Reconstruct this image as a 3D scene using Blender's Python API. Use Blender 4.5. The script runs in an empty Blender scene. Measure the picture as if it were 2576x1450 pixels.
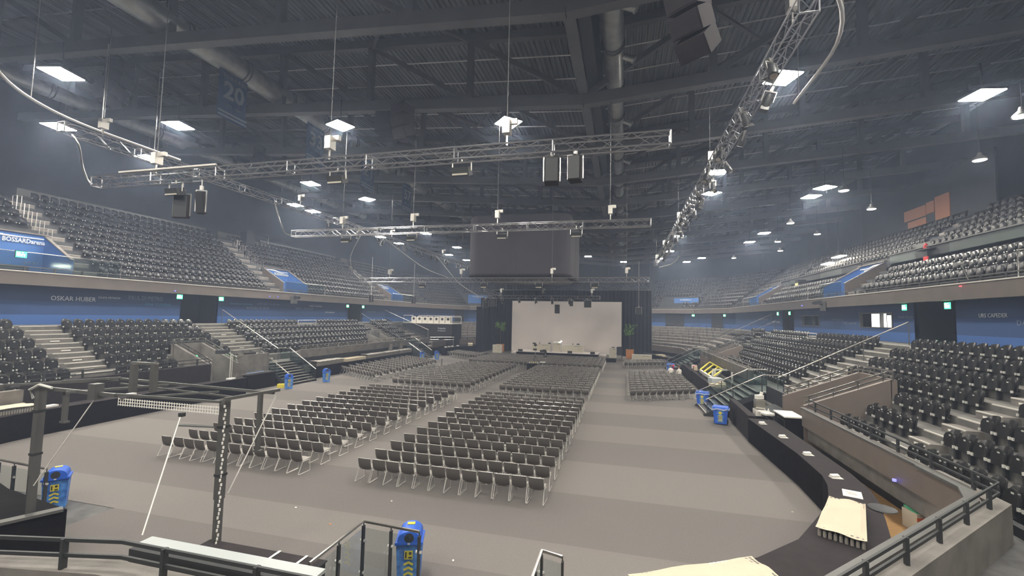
import bpy, math, random
import numpy as np
from mathutils import Vector, Matrix
R = random.Random(7)
PI = math.pi
sc = bpy.context.scene
COL = sc.collection

# ---------------------------------------------------------------- camera
H = 5.65
cy_, cp_, cr_ = [math.radians(a) for a in (14.35, 3.79, 1.19)]
def cam_axes():
    f = Vector((-math.sin(cy_)*math.cos(cp_), math.cos(cy_)*math.cos(cp_), math.sin(cp_)))
    rt = Vector((math.cos(cy_), math.sin(cy_), 0)); up = rt.cross(f)
    return rt*math.cos(cr_)+up*math.sin(cr_), -rt*math.sin(cr_)+up*math.cos(cr_), f
rt_, up_, f_ = cam_axes()
cam = bpy.data.cameras.new('camera'); cam.sensor_width = 36; cam.lens = 1103.8/2576*36
cam.clip_start = .05; cam.clip_end = 400
co = bpy.data.objects.new('camera', cam); COL.objects.link(co)
M = Matrix.Identity(4)
for i, v in enumerate((rt_, up_, -f_)):
    for j in range(3): M[j][i] = v[j]
M[0][3], M[1][3], M[2][3] = 0, 0, H
co.matrix_world = M
sc.camera = co
def in_view(p, m=60):
    q = Vector(p)-Vector((0, 0, H)); d = q.dot(f_)
    if d < .3: return False
    u = 1288+1103.8*q.dot(rt_)/d; v = 725-1103.8*q.dot(up_)/d
    return -m < u < 2576+m and -m < v < 1450+m

# ---------------------------------------------------------------- world, exposure
w = bpy.data.worlds.new('world'); sc.world = w; w.use_nodes = True
w.node_tree.nodes['Background'].inputs[0].default_value = (.05, .06, .08, 1)
w.node_tree.nodes['Background'].inputs[1].default_value = .3
sc.view_settings.view_transform = 'Standard'; sc.view_settings.look = 'None'
sc.view_settings.gamma = 1; sc.view_settings.use_curve_mapping = False
sc.view_settings.exposure = 1.9
sc.cycles.max_bounces = 4; sc.cycles.diffuse_bounces = 3; sc.cycles.glossy_bounces = 2
sc.cycles.transmission_bounces = 3; sc.cycles.transparent_max_bounces = 8; sc.cycles.volume_bounces = 0
sc.cycles.caustics_reflective = False; sc.cycles.caustics_refractive = False
sc.cycles.sample_clamp_indirect = 4; sc.cycles.sample_clamp_direct = 0
sc.cycles.use_adaptive_sampling = True; sc.cycles.adaptive_threshold = .06
LAMP = 62.0      # strength of a high-bay lamp's diffuser
UPL = 1.0

# ---------------------------------------------------------------- materials
MATS = {}
def mat(name, rgb, rough=.6, metal=0, noise=0, nscale=3, bump=0, bscale=40, emit=0, ecol=None, alpha=1, spec=None, stretch=None, dark=None):
    if name in MATS: return MATS[name]
    m = bpy.data.materials.new(name); m.use_nodes = True; MATS[name] = m
    nt = m.node_tree; b = nt.nodes['Principled BSDF']
    b.inputs['Base Color'].default_value = (*rgb, 1); b.inputs['Roughness'].default_value = rough
    b.inputs['Metallic'].default_value = metal
    if spec is not None: b.inputs['Specular IOR Level'].default_value = spec
    if emit:
        b.inputs['Emission Color'].default_value = (*(ecol or rgb), 1); b.inputs['Emission Strength'].default_value = emit
    if alpha < 1: b.inputs['Alpha'].default_value = alpha
    if noise or bump:
        tc = nt.nodes.new('ShaderNodeTexCoord'); mp = nt.nodes.new('ShaderNodeMapping')
        nt.links.new(tc.outputs['Object'], mp.inputs[0])
        if stretch: mp.inputs['Scale'].default_value = stretch
    if noise:
        n = nt.nodes.new('ShaderNodeTexNoise'); n.inputs['Scale'].default_value = nscale; n.inputs['Detail'].default_value = 5
        nt.links.new(mp.outputs[0], n.inputs[0])
        r = nt.nodes.new('ShaderNodeValToRGB'); d = dark or tuple(c*(1-noise) for c in rgb)
        r.color_ramp.elements[0].position = .3; r.color_ramp.elements[1].position = .7
        r.color_ramp.elements[0].color = (*d, 1); r.color_ramp.elements[1].color = (*[min(1, c*(1+noise*.5)) for c in rgb], 1)
        nt.links.new(n.outputs[0], r.inputs[0]); nt.links.new(r.outputs[0], b.inputs['Base Color'])
    if bump:
        n2 = nt.nodes.new('ShaderNodeTexNoise'); n2.inputs['Scale'].default_value = bscale
        nt.links.new(mp.outputs[0], n2.inputs[0])
        bp = nt.nodes.new('ShaderNodeBump'); bp.inputs['Strength'].default_value = bump; bp.inputs['Distance'].default_value = .02
        nt.links.new(n2.outputs[0], bp.inputs['Height']); nt.links.new(bp.outputs[0], b.inputs['Normal'])
    return m
C_FLOOR = mat('carpet_grey', (.215, .198, .188), .95, noise=.10, nscale=30, bump=.25, bscale=180, spec=.15)
C_FLOOR2 = mat('carpet_grey_dark', (.178, .164, .157), .95, noise=.10, nscale=30, bump=.25, bscale=180, spec=.15)
C_CONC = mat('concrete', (.2, .185, .17), .8, noise=.3, nscale=1.6, bump=.15, bscale=25)
C_CONCD = mat('concrete_dark', (.13, .13, .128), .8, noise=.45, nscale=2.2, bump=.15)
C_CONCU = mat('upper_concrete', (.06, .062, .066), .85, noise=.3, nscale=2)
C_TREAD = mat('concrete_tread', (.16, .155, .145), .75, noise=.3, nscale=2)
C_NOSE = mat('step_edge_strip', (.62, .6, .55), .5)
C_PANEL = mat('parapet_panel', (.2, .165, .145), .55, noise=.08, nscale=2)
C_FASC = mat('balcony_fascia', (.15, .125, .112), .6, noise=.12, nscale=1)
C_BLACK = mat('black_cloth', (.012, .011, .012), .95, noise=.3, nscale=4, spec=.1)
C_TOP = mat('charcoal_counter_top', (.035, .03, .032), .85, noise=.15, nscale=4, spec=.2)
C_DARK = mat('dark_paint', (.03, .032, .035), .7)
C_WALL = mat('upper_wall', (.05, .056, .065), .9, noise=.25, nscale=.3)
C_STEEL = mat('grey_steel', (.13, .13, .125), .45, metal=.3, noise=.1, nscale=2)
C_STEELD = mat('dark_steel', (.045, .048, .05), .5, metal=.2)
C_RAIL = mat('rail_steel', (.62, .6, .56), .28, metal=1)
C_CHROME = mat('chrome', (.72, .7, .67), .35, metal=.55)
C_ALU = mat('truss_aluminium', (.5, .5, .52), .3, metal=1)
C_DECK = mat('galvanised_deck', (.2, .215, .215), .42, metal=.55, noise=.35, nscale=.8, stretch=(4, .3, 1))
C_BEAM = mat('roof_beam', (.12, .118, .12), .6, noise=.12, nscale=1)
C_DUCT = mat('duct_metal', (.45, .46, .44), .35, metal=.8, noise=.2, nscale=2)
C_SEAT = mat('seat_plastic', (.022, .022, .022), .26, noise=.12, nscale=1.3, spec=.6)
C_CLIP = mat('seat_clip', (.6, .6, .56), .3)
C_MESH = mat('chair_back_mesh', (.1, .09, .082), .75, noise=.25, nscale=1.2)
C_PAN = mat('chair_seat', (.36, .34, .31), .6)
C_BLUE = mat('blue_wall', (.035, .07, .16), .7)
C_PBLUE = mat('portal_blue', (.05, .15, .42), .6, noise=.12, nscale=1)
C_WHITE = mat('white_paint', (.75, .74, .7), .5)
C_TXT = mat('lettering_white', (.6, .65, .7), .6)
C_TXTD = mat('lettering_dim', (.2, .26, .36), .6)
C_TXTC = mat('lettering_cyan', (.06, .25, .45), .6)
C_CREAM = mat('cream_cloth', (.62, .54, .41), .85, noise=.06, nscale=2)
C_SCREEN = mat('projection_screen', (.82, .76, .74), .9, noise=.05, nscale=.3, dark=(.72, .67, .66))
C_OFFW = mat('offwhite_board', (.62, .58, .48), .6)
C_ORANGE = mat('terracotta', (.6, .24, .08), .7)
C_LEAF = mat('leaf_green', (.22, .42, .09), .5, noise=.35, nscale=4)
C_BARK = mat('bark', (.16, .12, .08), .8)
C_BIN = mat('bin_blue', (.03, .13, .62), .4)
C_BINS = mat('bin_wrap', (.1, .3, .72), .45, noise=.6, nscale=6, dark=(.02, .09, .42))
C_YEL = mat('sticker_yellow', (.75, .62, .06), .6)
C_YELB = mat('yellow_tube', (.85, .75, .05), .45)
C_LED = mat('led_cube', (.06, .052, .062), .75, noise=.15, nscale=.5)
C_GREEN = mat('exit_green', (.02, .6, .12), .5, emit=2.2, ecol=(.03, 1, .2))
C_GREENW = mat('exit_white', (.8, 1, .85), .5, emit=4, ecol=(.7, 1, .8))
C_LAMP = mat('lamp_diffuser', (1, 1, 1), .5, emit=LAMP, ecol=(1, .95, .87))
C_LAMPS = mat('pendant_diffuser', (1, 1, 1), .5, emit=14, ecol=(1, .9, .75))
C_LITW = mat('lit_window', (.9, .88, .85), .5, emit=.55, ecol=(1, .93, .88))
C_ORNG = mat('lit_orange_room', (.3, .13, .07), .6, emit=.012, ecol=(1, .42, .2))
C_BLUELED = mat('led_blue', (.1, .1, 1), .5, emit=1.2, ecol=(.1, .1, 1))
C_REDLED = mat('led_red', (1, .1, .1), .5, emit=.6, ecol=(1, .05, .08))
C_RED = mat('red_paint', (.65, .03, .03), .5)
C_WOOD = mat('maple_floor', (.55, .33, .14), .45, noise=.2, nscale=3, stretch=(1, 8, 1))
C_SHIRT = mat('white_shirt', (.8, .76, .7), .8)
C_SKIN = mat('skin', (.5, .28, .2), .6)
C_HAIR = mat('hair_grey', (.16, .13, .1), .8)
C_GLASSW = mat('glassware', (.55, .52, .46), .12, metal=.6)
C_TABLE = mat('white_enamel', (.8, .77, .72), .4)
C_CARD = mat('paper_white', (.85, .83, .78), .7)
C_BANNER = mat('banner_blue', (.02, .06, .15), .8)
C_BANT = mat('banner_print', (.2, .24, .3), .8)
C_GREENB = mat('green_box', (.1, .5, .25), .6)
C_CORNG = mat('orange_band', (.8, .16, .04), .6)
C_FLAME = mat('amber_lamp', (.9, .6, .1), .5, emit=1.5, ecol=(1, .7, .1))
def glass(name, rgb=(.6, .75, .75), a=.16):
    m = bpy.data.materials.new(name); m.use_nodes = True; nt = m.node_tree
    nt.nodes.remove(nt.nodes['Principled BSDF']); out = nt.nodes['Material Output']
    t = nt.nodes.new('ShaderNodeBsdfTransparent'); t.inputs[0].default_value = (.82, .88, .88, 1)
    g = nt.nodes.new('ShaderNodeBsdfGlossy'); g.inputs['Roughness'].default_value = .05; g.inputs[0].default_value = (*rgb, 1)
    mx = nt.nodes.new('ShaderNodeMixShader'); mx.inputs[0].default_value = a
    nt.links.new(t.outputs[0], mx.inputs[1]); nt.links.new(g.outputs[0], mx.inputs[2]); nt.links.new(mx.outputs[0], out.inputs[0])
    MATS[name] = m; return m
C_GLASS = glass('balustrade_glass')

def haze():
    m = bpy.data.materials.new('haze'); m.use_nodes = True; nt = m.node_tree; nt.nodes.remove(nt.nodes['Principled BSDF'])
    v = nt.nodes.new('ShaderNodeVolumeScatter'); v.inputs['Color'].default_value = (.6, .72, 1, 1)
    v.inputs['Density'].default_value = HAZE; v.inputs['Anisotropy'].default_value = .45
    nt.links.new(v.outputs[0], nt.nodes['Material Output'].inputs['Volume']); return m
HAZE = .0029
# blue concourse wall: a lighter printed band along its foot
def blue_band():
    nt = C_BLUE.node_tree; b = nt.nodes['Principled BSDF']
    g = nt.nodes.new('ShaderNodeNewGeometry'); s = nt.nodes.new('ShaderNodeSeparateXYZ'); r = nt.nodes.new('ShaderNodeValToRGB')
    mr = nt.nodes.new('ShaderNodeMapRange'); mr.inputs[1].default_value = 4.5; mr.inputs[2].default_value = 7
    nt.links.new(g.outputs['Position'], s.inputs[0]); nt.links.new(s.outputs[2], mr.inputs[0]); nt.links.new(mr.outputs[0], r.inputs[0])
    e = r.color_ramp.elements; r.color_ramp.interpolation = 'CONSTANT'
    e[0].position = 0; e[0].color = (.06, .15, .42, 1); e[1].position = .27; e[1].color = (.04, .085, .22, 1)
    x = e.new(.62); x.color = (.034, .062, .15, 1)
    nt.links.new(r.outputs[0], b.inputs['Base Color'])
blue_band()

# ---------------------------------------------------------------- mesh helpers
class MB:
    def __init__(s): s.v = []; s.f = []; s.m = []; s.c = 0
    def add(s, vs, fs, mi=None):
        o = len(s.v); s.v += [tuple(p) for p in vs]; s.f += [tuple(i+o for i in f) for f in fs]
        s.m += [s.c if mi is None else mi]*len(fs); return s
    def box(s, x0, x1, y0, y1, z0, z1, mi=None):
        v = [(x, y, z) for z in (z0, z1) for x, y in ((x0, y0), (x1, y0), (x1, y1), (x0, y1))]
        return s.add(v, [(3, 2, 1, 0), (4, 5, 6, 7), (0, 1, 5, 4), (1, 2, 6, 5), (2, 3, 7, 6), (3, 0, 4, 7)], mi)
    def cbox(s, c, sz, rz=0, rx=0, ry=0, mi=None):
        m = Matrix.Translation(c) @ Matrix.Rotation(rz, 4, 'Z') @ Matrix.Rotation(ry, 4, 'Y') @ Matrix.Rotation(rx, 4, 'X')
        hx, hy, hz = sz[0]/2, sz[1]/2, sz[2]/2
        v = [m @ Vector((x, y, z)) for z in (-hz, hz) for x, y in ((-hx, -hy), (hx, -hy), (hx, hy), (-hx, hy))]
        return s.add(v, [(3, 2, 1, 0), (4, 5, 6, 7), (0, 1, 5, 4), (1, 2, 6, 5), (2, 3, 7, 6), (3, 0, 4, 7)], mi)
    def bar(s, a, b, w, h=None, mi=None):           # rectangular bar from a to b
        a = Vector(a); b = Vector(b); d = (b-a); h = h or w
        if d.length < 1e-5: return s
        q = d.to_track_quat('Y', 'Z'); c = (a+b)/2; L = d.length/2
        v = [c + q @ Vector((x*w/2, y*L, z*h/2)) for z in (-1, 1) for x, y in ((-1, -1), (1, -1), (1, 1), (-1, 1))]
        return s.add(v, [(3, 2, 1, 0), (4, 5, 6, 7), (0, 1, 5, 4), (1, 2, 6, 5), (2, 3, 7, 6), (3, 0, 4, 7)], mi)
    def tube(s, pts, r, n=6, mi=None, cap=True, closed=False):
        pts = [Vector(p) for p in pts]; N = len(pts); vs = []
        rr = r if isinstance(r, (list, tuple)) else [r]*N
        for i, p in enumerate(pts):
            a = pts[i-1] if i > 0 else (pts[-1] if closed else p); b = pts[i+1] if i < N-1 else (pts[0] if closed else p)
            d = (b-a).normalized(); ref = Vector((0, 0, 1)) if abs(d.z) < .9 else Vector((1, 0, 0))
            u = d.cross(ref).normalized(); v = d.cross(u)
            for k in range(n):
                t = 2*PI*k/n; vs.append(p+(u*math.cos(t)+v*math.sin(t))*rr[i])
        fs = []
        for i in range(N-1+(1 if closed else 0)):
            for k in range(n):
                a = i*n+k; b = i*n+(k+1) % n; j = ((i+1) % N)*n
                fs.append((a, j+k, j+(k+1) % n, b))
        if cap and not closed: fs += [tuple(range(n)), tuple(range((N-1)*n, N*n))[::-1]]
        return s.add(vs, fs, mi)
    def lathe(s, prof, c=(0, 0, 0), n=12, mi=None):
        vs = []; fs = []
        for r, z in prof:
            for k in range(n):
                t = 2*PI*k/n; vs.append((c[0]+r*math.cos(t), c[1]+r*math.sin(t), c[2]+z))
        for i in range(len(prof)-1):
            for k in range(n): fs.append((i*n+k, i*n+(k+1) % n, (i+1)*n+(k+1) % n, (i+1)*n+k))
        fs += [tuple(range(n))[::-1], tuple(range((len(prof)-1)*n, len(prof)*n))]
        return s.add(vs, fs, mi)
    def prism(s, poly, z0, z1, mi=None):
        n = len(poly); vs = [(x, y, z0) for x, y in poly]+[(x, y, z1) for x, y in poly]
        return s.add(vs, [tuple(range(n))[::-1], tuple(range(n, 2*n))]+[(i, (i+1) % n, n+(i+1) % n, n+i) for i in range(n)], mi)
    def strip(s, P, d0, d1, z0, z1, mi=None):       # wall-like solid along an open path between two offsets
        A = offset(P, d0); B = offset(P, d1); n = len(P); vs = []
        for a, b in zip(A, B): vs += [(a[0], a[1], z0), (b[0], b[1], z0), (b[0], b[1], z1), (a[0], a[1], z1)]
        fs = [(0, 1, 2, 3), (4*n-1, 4*n-2, 4*n-3, 4*n-4)]
        for i in range(n-1):
            o = 4*i
            for k in range(4): fs.append((o+k, o+4+k, o+4+(k+1) % 4, o+(k+1) % 4))
        return s.add(vs, fs, mi)
    def merge(s, o, m=None):
        m = m or Matrix.Identity(4); k = len(s.v)
        s.v += [tuple(m @ Vector(p)) for p in o.v]; s.f += [tuple(i+k for i in f) for f in o.f]; s.m += o.m; return s
    def mesh(s, name, mats, smooth=False, org=(0, 0, 0)):
        me = bpy.data.meshes.new(name)
        me.from_pydata([(p[0]-org[0], p[1]-org[1], p[2]-org[2]) for p in s.v], [], s.f)
        mats = mats if isinstance(mats, (list, tuple)) else [mats]
        for q in mats: me.materials.append(q)
        if len(mats) > 1: me.polygons.foreach_set('material_index', s.m)
        if smooth:
            me.polygons.foreach_set('use_smooth', [True]*len(me.polygons))
            try: me.set_sharp_from_angle(angle=math.radians(38))
            except Exception: pass
        me.update(); return me
    def base(s):
        a = np.array(s.v); return ((a[:, 0].min()+a[:, 0].max())/2, (a[:, 1].min()+a[:, 1].max())/2, a[:, 2].min())

def offset(P, d):
    out = []; n = len(P)
    def nrm(a, b):
        x, y = b[0]-a[0], b[1]-a[1]; l = math.hypot(x, y); return (y/l, -x/l)
    for i in range(n):
        if i == 0: nx, ny = nrm(P[0], P[1]); out.append((P[0][0]+nx*d, P[0][1]+ny*d))
        elif i == n-1: nx, ny = nrm(P[-2], P[-1]); out.append((P[-1][0]+nx*d, P[-1][1]+ny*d))
        else:
            a = nrm(P[i-1], P[i]); b = nrm(P[i], P[i+1]); mx, my = a[0]+b[0], a[1]+b[1]; k = 2/(mx*mx+my*my)
            out.append((P[i][0]+mx*k*d, P[i][1]+my*k*d))
    return out

def tag(o, label=None, cat=None, group=None, kind=None):
    if label: o['label'] = label
    if cat: o['category'] = cat
    if group: o['group'] = group
    if kind: o['kind'] = kind
    return o
def thing(name, label, cat, loc=(0, 0, 0), rz=0, group=None, kind=None):
    o = bpy.data.objects.new(name, None); COL.objects.link(o); o.location = loc; o.rotation_euler = (0, 0, rz)
    o.empty_display_size = .2
    return tag(o, label, cat, group, kind)
def wpos(o):
    p = Vector(o.location); q = o.parent
    while q is not None: p = p+Vector(q.location); q = q.parent
    return p
def part(name, mb, mats, parent, world=False, smooth=False, label=None, kind=None):
    org = wpos(parent) if world else (0, 0, 0)
    o = bpy.data.objects.new(name, mb.mesh(name, mats, smooth, org)); COL.objects.link(o); o.parent = parent
    return tag(o, label, kind=kind)
def solo(name, mb, mats, label, cat, group=None, kind=None, smooth=False, rz=None):
    b = mb.base(); o = bpy.data.objects.new(name, mb.mesh(name, mats, smooth, b)); o.location = b; COL.objects.link(o)
    return tag(o, label, cat, group, kind)
def kids(o): return [c for c in bpy.data.objects if c.parent == o]
def snap(o):                                        # record a thing with its parts once, so that copies need no search
    return (o, [(c, kids(c)) for c in kids(o)])
def dup(rec, loc, rz, label=None, group=None):
    o, ch = rec; r = o.copy(); COL.objects.link(r); r.location = loc; r.rotation_euler = (0, 0, rz)
    if label: r['label'] = label
    if group: r['group'] = group
    for c, gs in ch:
        d = c.copy(); COL.objects.link(d); d.parent = r
        for g in gs:
            e = g.copy(); COL.objects.link(e); e.parent = d
    return r
def kid(name, me, parent, loc=(0, 0, 0), rot=(0, 0, 0)):
    o = bpy.data.objects.new(name, me); COL.objects.link(o); o.parent = parent; o.location = loc; o.rotation_euler = rot
    return o
def text(s, width, height, m, parent=None, loc=(0, 0, 0), rot=(0, 0, 0), name='lettering', ext=.01, bold=0):
    c = bpy.data.curves.new(name, 'FONT'); c.body = s; c.size = 1; c.extrude = ext; c.offset = bold; c.resolution_u = 2
    c.align_x = 'CENTER'; c.align_y = 'CENTER'
    c.materials.append(m); o = bpy.data.objects.new(name, c); COL.objects.link(o)
    bpy.context.view_layer.update(); d = o.dimensions
    o.scale = (width/max(d.x, .01), height/max(d.y, .01), 1)
    bpy.context.view_layer.update()
    me = bpy.data.meshes.new_from_object(o, depsgraph=bpy.context.evaluated_depsgraph_get()); sc_ = tuple(o.scale)
    bpy.data.objects.remove(o); q = bpy.data.objects.new(name, me); COL.objects.link(q)
    q.location = loc; q.rotation_euler = rot; q.scale = sc_
    if parent: q.parent = parent
    return q
def tiled(name, mb, mats, xf, label, cat, group=None, smooth=False, parent=None):
    """many copies of one small mesh joined into one object; xf = list of (x,y,z,rz)"""
    V = np.array(mb.v, dtype=np.float64); nv = len(V); X = np.array(xf, dtype=np.float64); n = len(X)
    c, s = np.cos(X[:, 3])[:, None], np.sin(X[:, 3])[:, None]
    W = np.empty((n, nv, 3)); W[:, :, 0] = V[None, :, 0]*c-V[None, :, 1]*s+X[:, 0:1]
    W[:, :, 1] = V[None, :, 0]*s+V[None, :, 1]*c+X[:, 1:2]; W[:, :, 2] = V[None, :, 2]+X[:, 2:3]
    cnt = np.array([len(f) for f in mb.f], dtype=np.int32); idx = np.array([i for f in mb.f for i in f], dtype=np.int32)
    L = (idx[None, :]+(np.arange(n)*nv)[:, None]).astype(np.int32).ravel()
    C = np.tile(cnt, n); st = np.concatenate([[0], np.cumsum(C)[:-1]]).astype(np.int32)
    org = np.array([W[:, :, 0].mean(), W[:, :, 1].mean(), W[:, :, 2].min()]); W = (W-org).reshape(-1)
    me = bpy.data.meshes.new(name); me.vertices.add(n*nv); me.vertices.foreach_set('co', W.astype(np.float32))
    me.loops.add(len(L)); me.loops.foreach_set('vertex_index', L)
    me.polygons.add(len(C)); me.polygons.foreach_set('loop_start', st); me.polygons.foreach_set('loop_total', C)
    for q in mats: me.materials.append(q)
    me.polygons.foreach_set('material_index', np.tile(np.array(mb.m, dtype=np.int32), n))
    if smooth: me.polygons.foreach_set('use_smooth', np.ones(len(C), dtype=bool))
    me.update(); me.validate()
    o = bpy.data.objects.new(name, me); o.location = org; COL.objects.link(o)
    return tag(o, label, cat, group, 'stuff')
ORD = ['', 'first', 'second', 'third', 'fourth', 'fifth', 'sixth', 'seventh', 'eighth', 'ninth', 'tenth', 'eleventh', 'twelfth', 'thirteenth',
       'fourteenth', 'fifteenth', 'sixteenth', 'seventeenth', 'eighteenth', 'nineteenth', 'twentieth']+['twenty-'+x for x in
       ('first', 'second', 'third', 'fourth', 'fifth', 'sixth', 'seventh', 'eighth', 'ninth')]+['thirtieth', 'thirty-first', 'thirty-second']

# ================================================================ THE SETTING
XR, XL = 7.5, -26.1
P_LOW = [(XL, 14), (XL, 12), (-18.6, 3.2), (-7.2, 5.2), (.7, 5.2), (XR, 12), (XR, 14)]
P_UP = [(16.2, -12), (16.2, 76), (12.5, 86.5), (4, 92), (-22.6, 92), (-31.1, 86.5), (-34.8, 76), (-34.8, -12)]
def dz(x): return .075*abs(x+2.2)
def SX(side, d): return XR+d if side > 0 else XL-d            # x of a point d metres behind the front wall
def UX(side, d): return 16.2+d if side > 0 else -34.8-d
def sbox(mb, side, d0, d1, y0, y1, z0, z1, f=SX, mi=None):
    a, b = sorted((f(side, d0), f(side, d1))); mb.box(a, b, y0, y1, z0, z1, mi)

fl = thing('floor', 'grey carpeted arena floor laid in wide strips', 'floor', kind='structure')
part('slab', MB().box(-47.5, 29, -12, 106, -.3, -.01), C_CONCD, fl)
CIN = [(5.72, 23.3), (5.9, 17.7), (5.8, 15.44), (5.6, 14.56), (5.34, 13.84), (4.9, 12.85), (4.28, 11.86), (3.6, 10.8), (2.54, 9.75), (1.4, 8.95), (.2, 8.3), (-.9, 7.9)]
COUT = [(6.81, 23.2), (6.77, 18.8), (6.73, 15.9), (6.58, 14.45), (6.32, 13.43), (5.93, 12.4), (5.5, 11.3), (5.0, 10.5), (3.5, 9.1), (2.1, 8.0), (.8, 7.2), (-.4, 6.8)]
def xr(y):
    if y > 17.7: return 6.1
    P = CIN[::-1]
    return float(np.interp(y, [p[1] for p in P], [p[0] for p in P]))+.35
def xl(y): return -26.4 if y > 15.2 else -20.6-math.sqrt(max(0, 5.6**2-(15.2-y)**2))
ys = [6.3, 9.7, 11.35, 14.6, 17.88, 21.05, 24.25]
while ys[-1] < 73: ys.append(ys[-1]+3.24)
for i in range(len(ys)-1):
    a, b = ys[i], ys[i+1]; n = 8 if a < 15 else 1
    if b < 9.8: yy = [a+(b-a)*k/8 for k in range(9)]; poly = [(min(xr(y), .2+(y-7.5)*1.3) if y < 8.5 else xr(y), y) for y in yy]+[(-14, b), (-14, a)]
    else:
        yy = [a+(b-a)*k/n for k in range(n+1)]
        poly = [(xr(y), y) for y in yy]+[(xl(y), y) for y in yy[::-1]]
    part('carpet_strip', MB().prism(poly, -.01, .004), C_FLOOR if i % 2 else C_FLOOR2, fl)
wf = MB(); wf.box(-1.5, 8.4, 5.6, 24.5, -.01, .002)
part('maple_boards', wf, C_WOOD, fl, label='pale maple boards behind the long counter')

def tread_z(k): return 4.1-.495*k
def tread_d(k): return 7.1-.955*k-.86, 7.1-.955*k+.095
VOM = {1: [(22, 24.8), (46.6, 49.2)], -1: [(23.3, 25.5), (46.6, 49.2)]}
STAIR = [(28.7, 31.9), (51.5, 54.7)]
AIS = {1: [(17.15, 18.25), (27.45, 30.4), (49.8, 52.0)], -1: [(17.35, 19.1), (28.0, 30.6), (50.0, 52.7)]}
def cut(y0, y1, holes):
    out = [(y0, y1)]
    for a, b in holes:
        nxt = []
        for p, q in out:
            if b <= p or a >= q: nxt.append((p, q)); continue
            if a > p: nxt.append((p, a))
            if b < q: nxt.append((b, q))
        out = nxt
    return out
def aisle_step(side, d, y0, y1, z, h=.25, depth=.45):
    mb = MB(); sbox(mb, side, d-depth, d, y0, y1, z-h, z, mi=0); sbox(mb, side, d-depth-.012, d-depth+.05, y0+.03, y1-.03, z-.035, z+.006, mi=1)
    return mb
for side, lab in ((1, 'dark concrete lower stand along the right side, with stepped rows of seats'),
                  (-1, 'dark concrete lower stand along the left side, with stepped rows of seats')):
    g = thing('grandstand', lab, 'grandstand', kind='structure')
    for k in range(7):
        d0, d1 = tread_d(k); d0 = .25 if k == 6 else d0
        holes = list(VOM[side]) if k >= 4 else []
        if k == 6: holes += STAIR
        for a, b in cut(14, 57.5, holes):
            mb = MB(); sbox(mb, side, d0, d1, a, b, tread_z(k)-.55, tread_z(k)); part('tread', mb, C_TREAD, g)
    mb = MB(); sbox(mb, side, 7.19, 9.65, -12, 74, 4.0, 4.55); part('walkway', mb, C_TREAD, g)
    for a, b in AIS[side]:
        for k in range(-1, 6):
            if k >= 4 and side > 0 and a < 20 and False: continue
            z = (4.55 if k < 0 else tread_z(k)); d = 7.19 if k < 0 else tread_d(k)[0]
            part('aisle_step', aisle_step(side, d+.0, a, b, z-.245), [C_CONC, C_NOSE], g)
            nm = MB(); sbox(nm, side, d-.005, d+.05, a, b, z-.035, z+.006); part('step_edge', nm, C_NOSE, g)
            if k >= 0:
                ym = (a+b)/2; t = MB(); sbox(t, side, d-.47, d-.44, ym-.22, ym+.22, z-.42, z-.36); part('row_plate', t, C_CARD, g)
    # front wall
    if side > 0:
        mb = MB(); sbox(mb, side, 0, .3, 13.99, 21.9, 1.2, 1.95); part('front_panel', mb, C_PANEL, g, label='beige parapet panel with a grey metal cap')
        mb = MB(); sbox(mb, side, -.06, .12, 13.99, 21.9, 1.95, 2.0); part('metal_cap', mb, C_STEEL, g)
        mb = MB(); sbox(mb, side, .5, .7, 24.8, 28.6, 0, 2.0); part('front_panel', mb, C_DARK, g)
    else:
        mb = MB(); sbox(mb, side, .1, .35, 14, 23.3, .9, 2.15); part('front_panel', mb, C_TOP, g)
        mb = MB(); sbox(mb, side, .5, .8, 25.5, 28.6, 1.15, 2.5); part('front_panel', mb, C_CONC, g)
    for a, b in ((32.0, 51.4), (54.8, 57.5)):
        mb = MB(); sbox(mb, side, .5, .75, a, b, 1.8, 2.5); part('front_panel', mb, C_CONC, g)
        mb = MB(); sbox(mb, side, .75, 1.5, a, b, 1.0, 1.9); part('under_panel', mb, C_DARK, g)
    for a, b in cut(8, 57.5, STAIR+VOM[side]):
        mb = MB(); sbox(mb, side, .75, .95, a, b, 0, 1.35); part('under_wall', mb, C_DARK, g)
    # vomitories
    for a, b in VOM[side]:
        for y0, y1 in ((a, a+.2), (b-.2, b)):
            x0, x1 = SX(side, .15), SX(side, 3.4); vs = [(x, y, z) for x, zt in ((x0, 2.05), (x1, 3.35)) for y in (y0, y1) for z in (0, zt)]
            mb = MB().add(vs, [(0, 1, 3, 2), (4, 6, 7, 5), (0, 4, 5, 1), (2, 3, 7, 6), (1, 5, 7, 3), (0, 2, 6, 4)])
            part('passage_wall', mb, C_PANEL if side > 0 else C_CONC, g)
            r = MB(); ym = (y0+y1)/2
            for h in (.14, .34): r.bar((SX(side, .2), ym, 2.05+h), (SX(side, 3.3), ym, 3.32+h), .03, .06)
            for t in (.05, .35, .65, .95): p = (SX(side, .2+3.1*t), ym, 2.05+1.27*t); r.bar(p, (p[0], p[1], p[2]+.34), .05, .03)
            part('passage_rail', r, C_RAIL, g)
        mb = MB(); sbox(mb, side, 3.37, 3.6, a, b, 1.9, 3.35); part('passage_wall', mb, C_PANEL if side > 0 else C_CONC, g)
        r = MB()
        for h in (.14, .34): r.bar((SX(side, 3.45), a, 3.35+h), (SX(side, 3.45), b, 3.35+h), .03, .06)
        for t in (0, .5, 1): r.bar((SX(side, 3.45), a+(b-a)*t, 3.3), (SX(side, 3.45), a+(b-a)*t, 3.69), .05, .03)
        part('passage_rail', r, C_RAIL, g)
        mb = MB(); sbox(mb, side, 3.3, 3.9, a, b, 0, 1.9); part('passage_void', mb, C_DARK, g)
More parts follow.
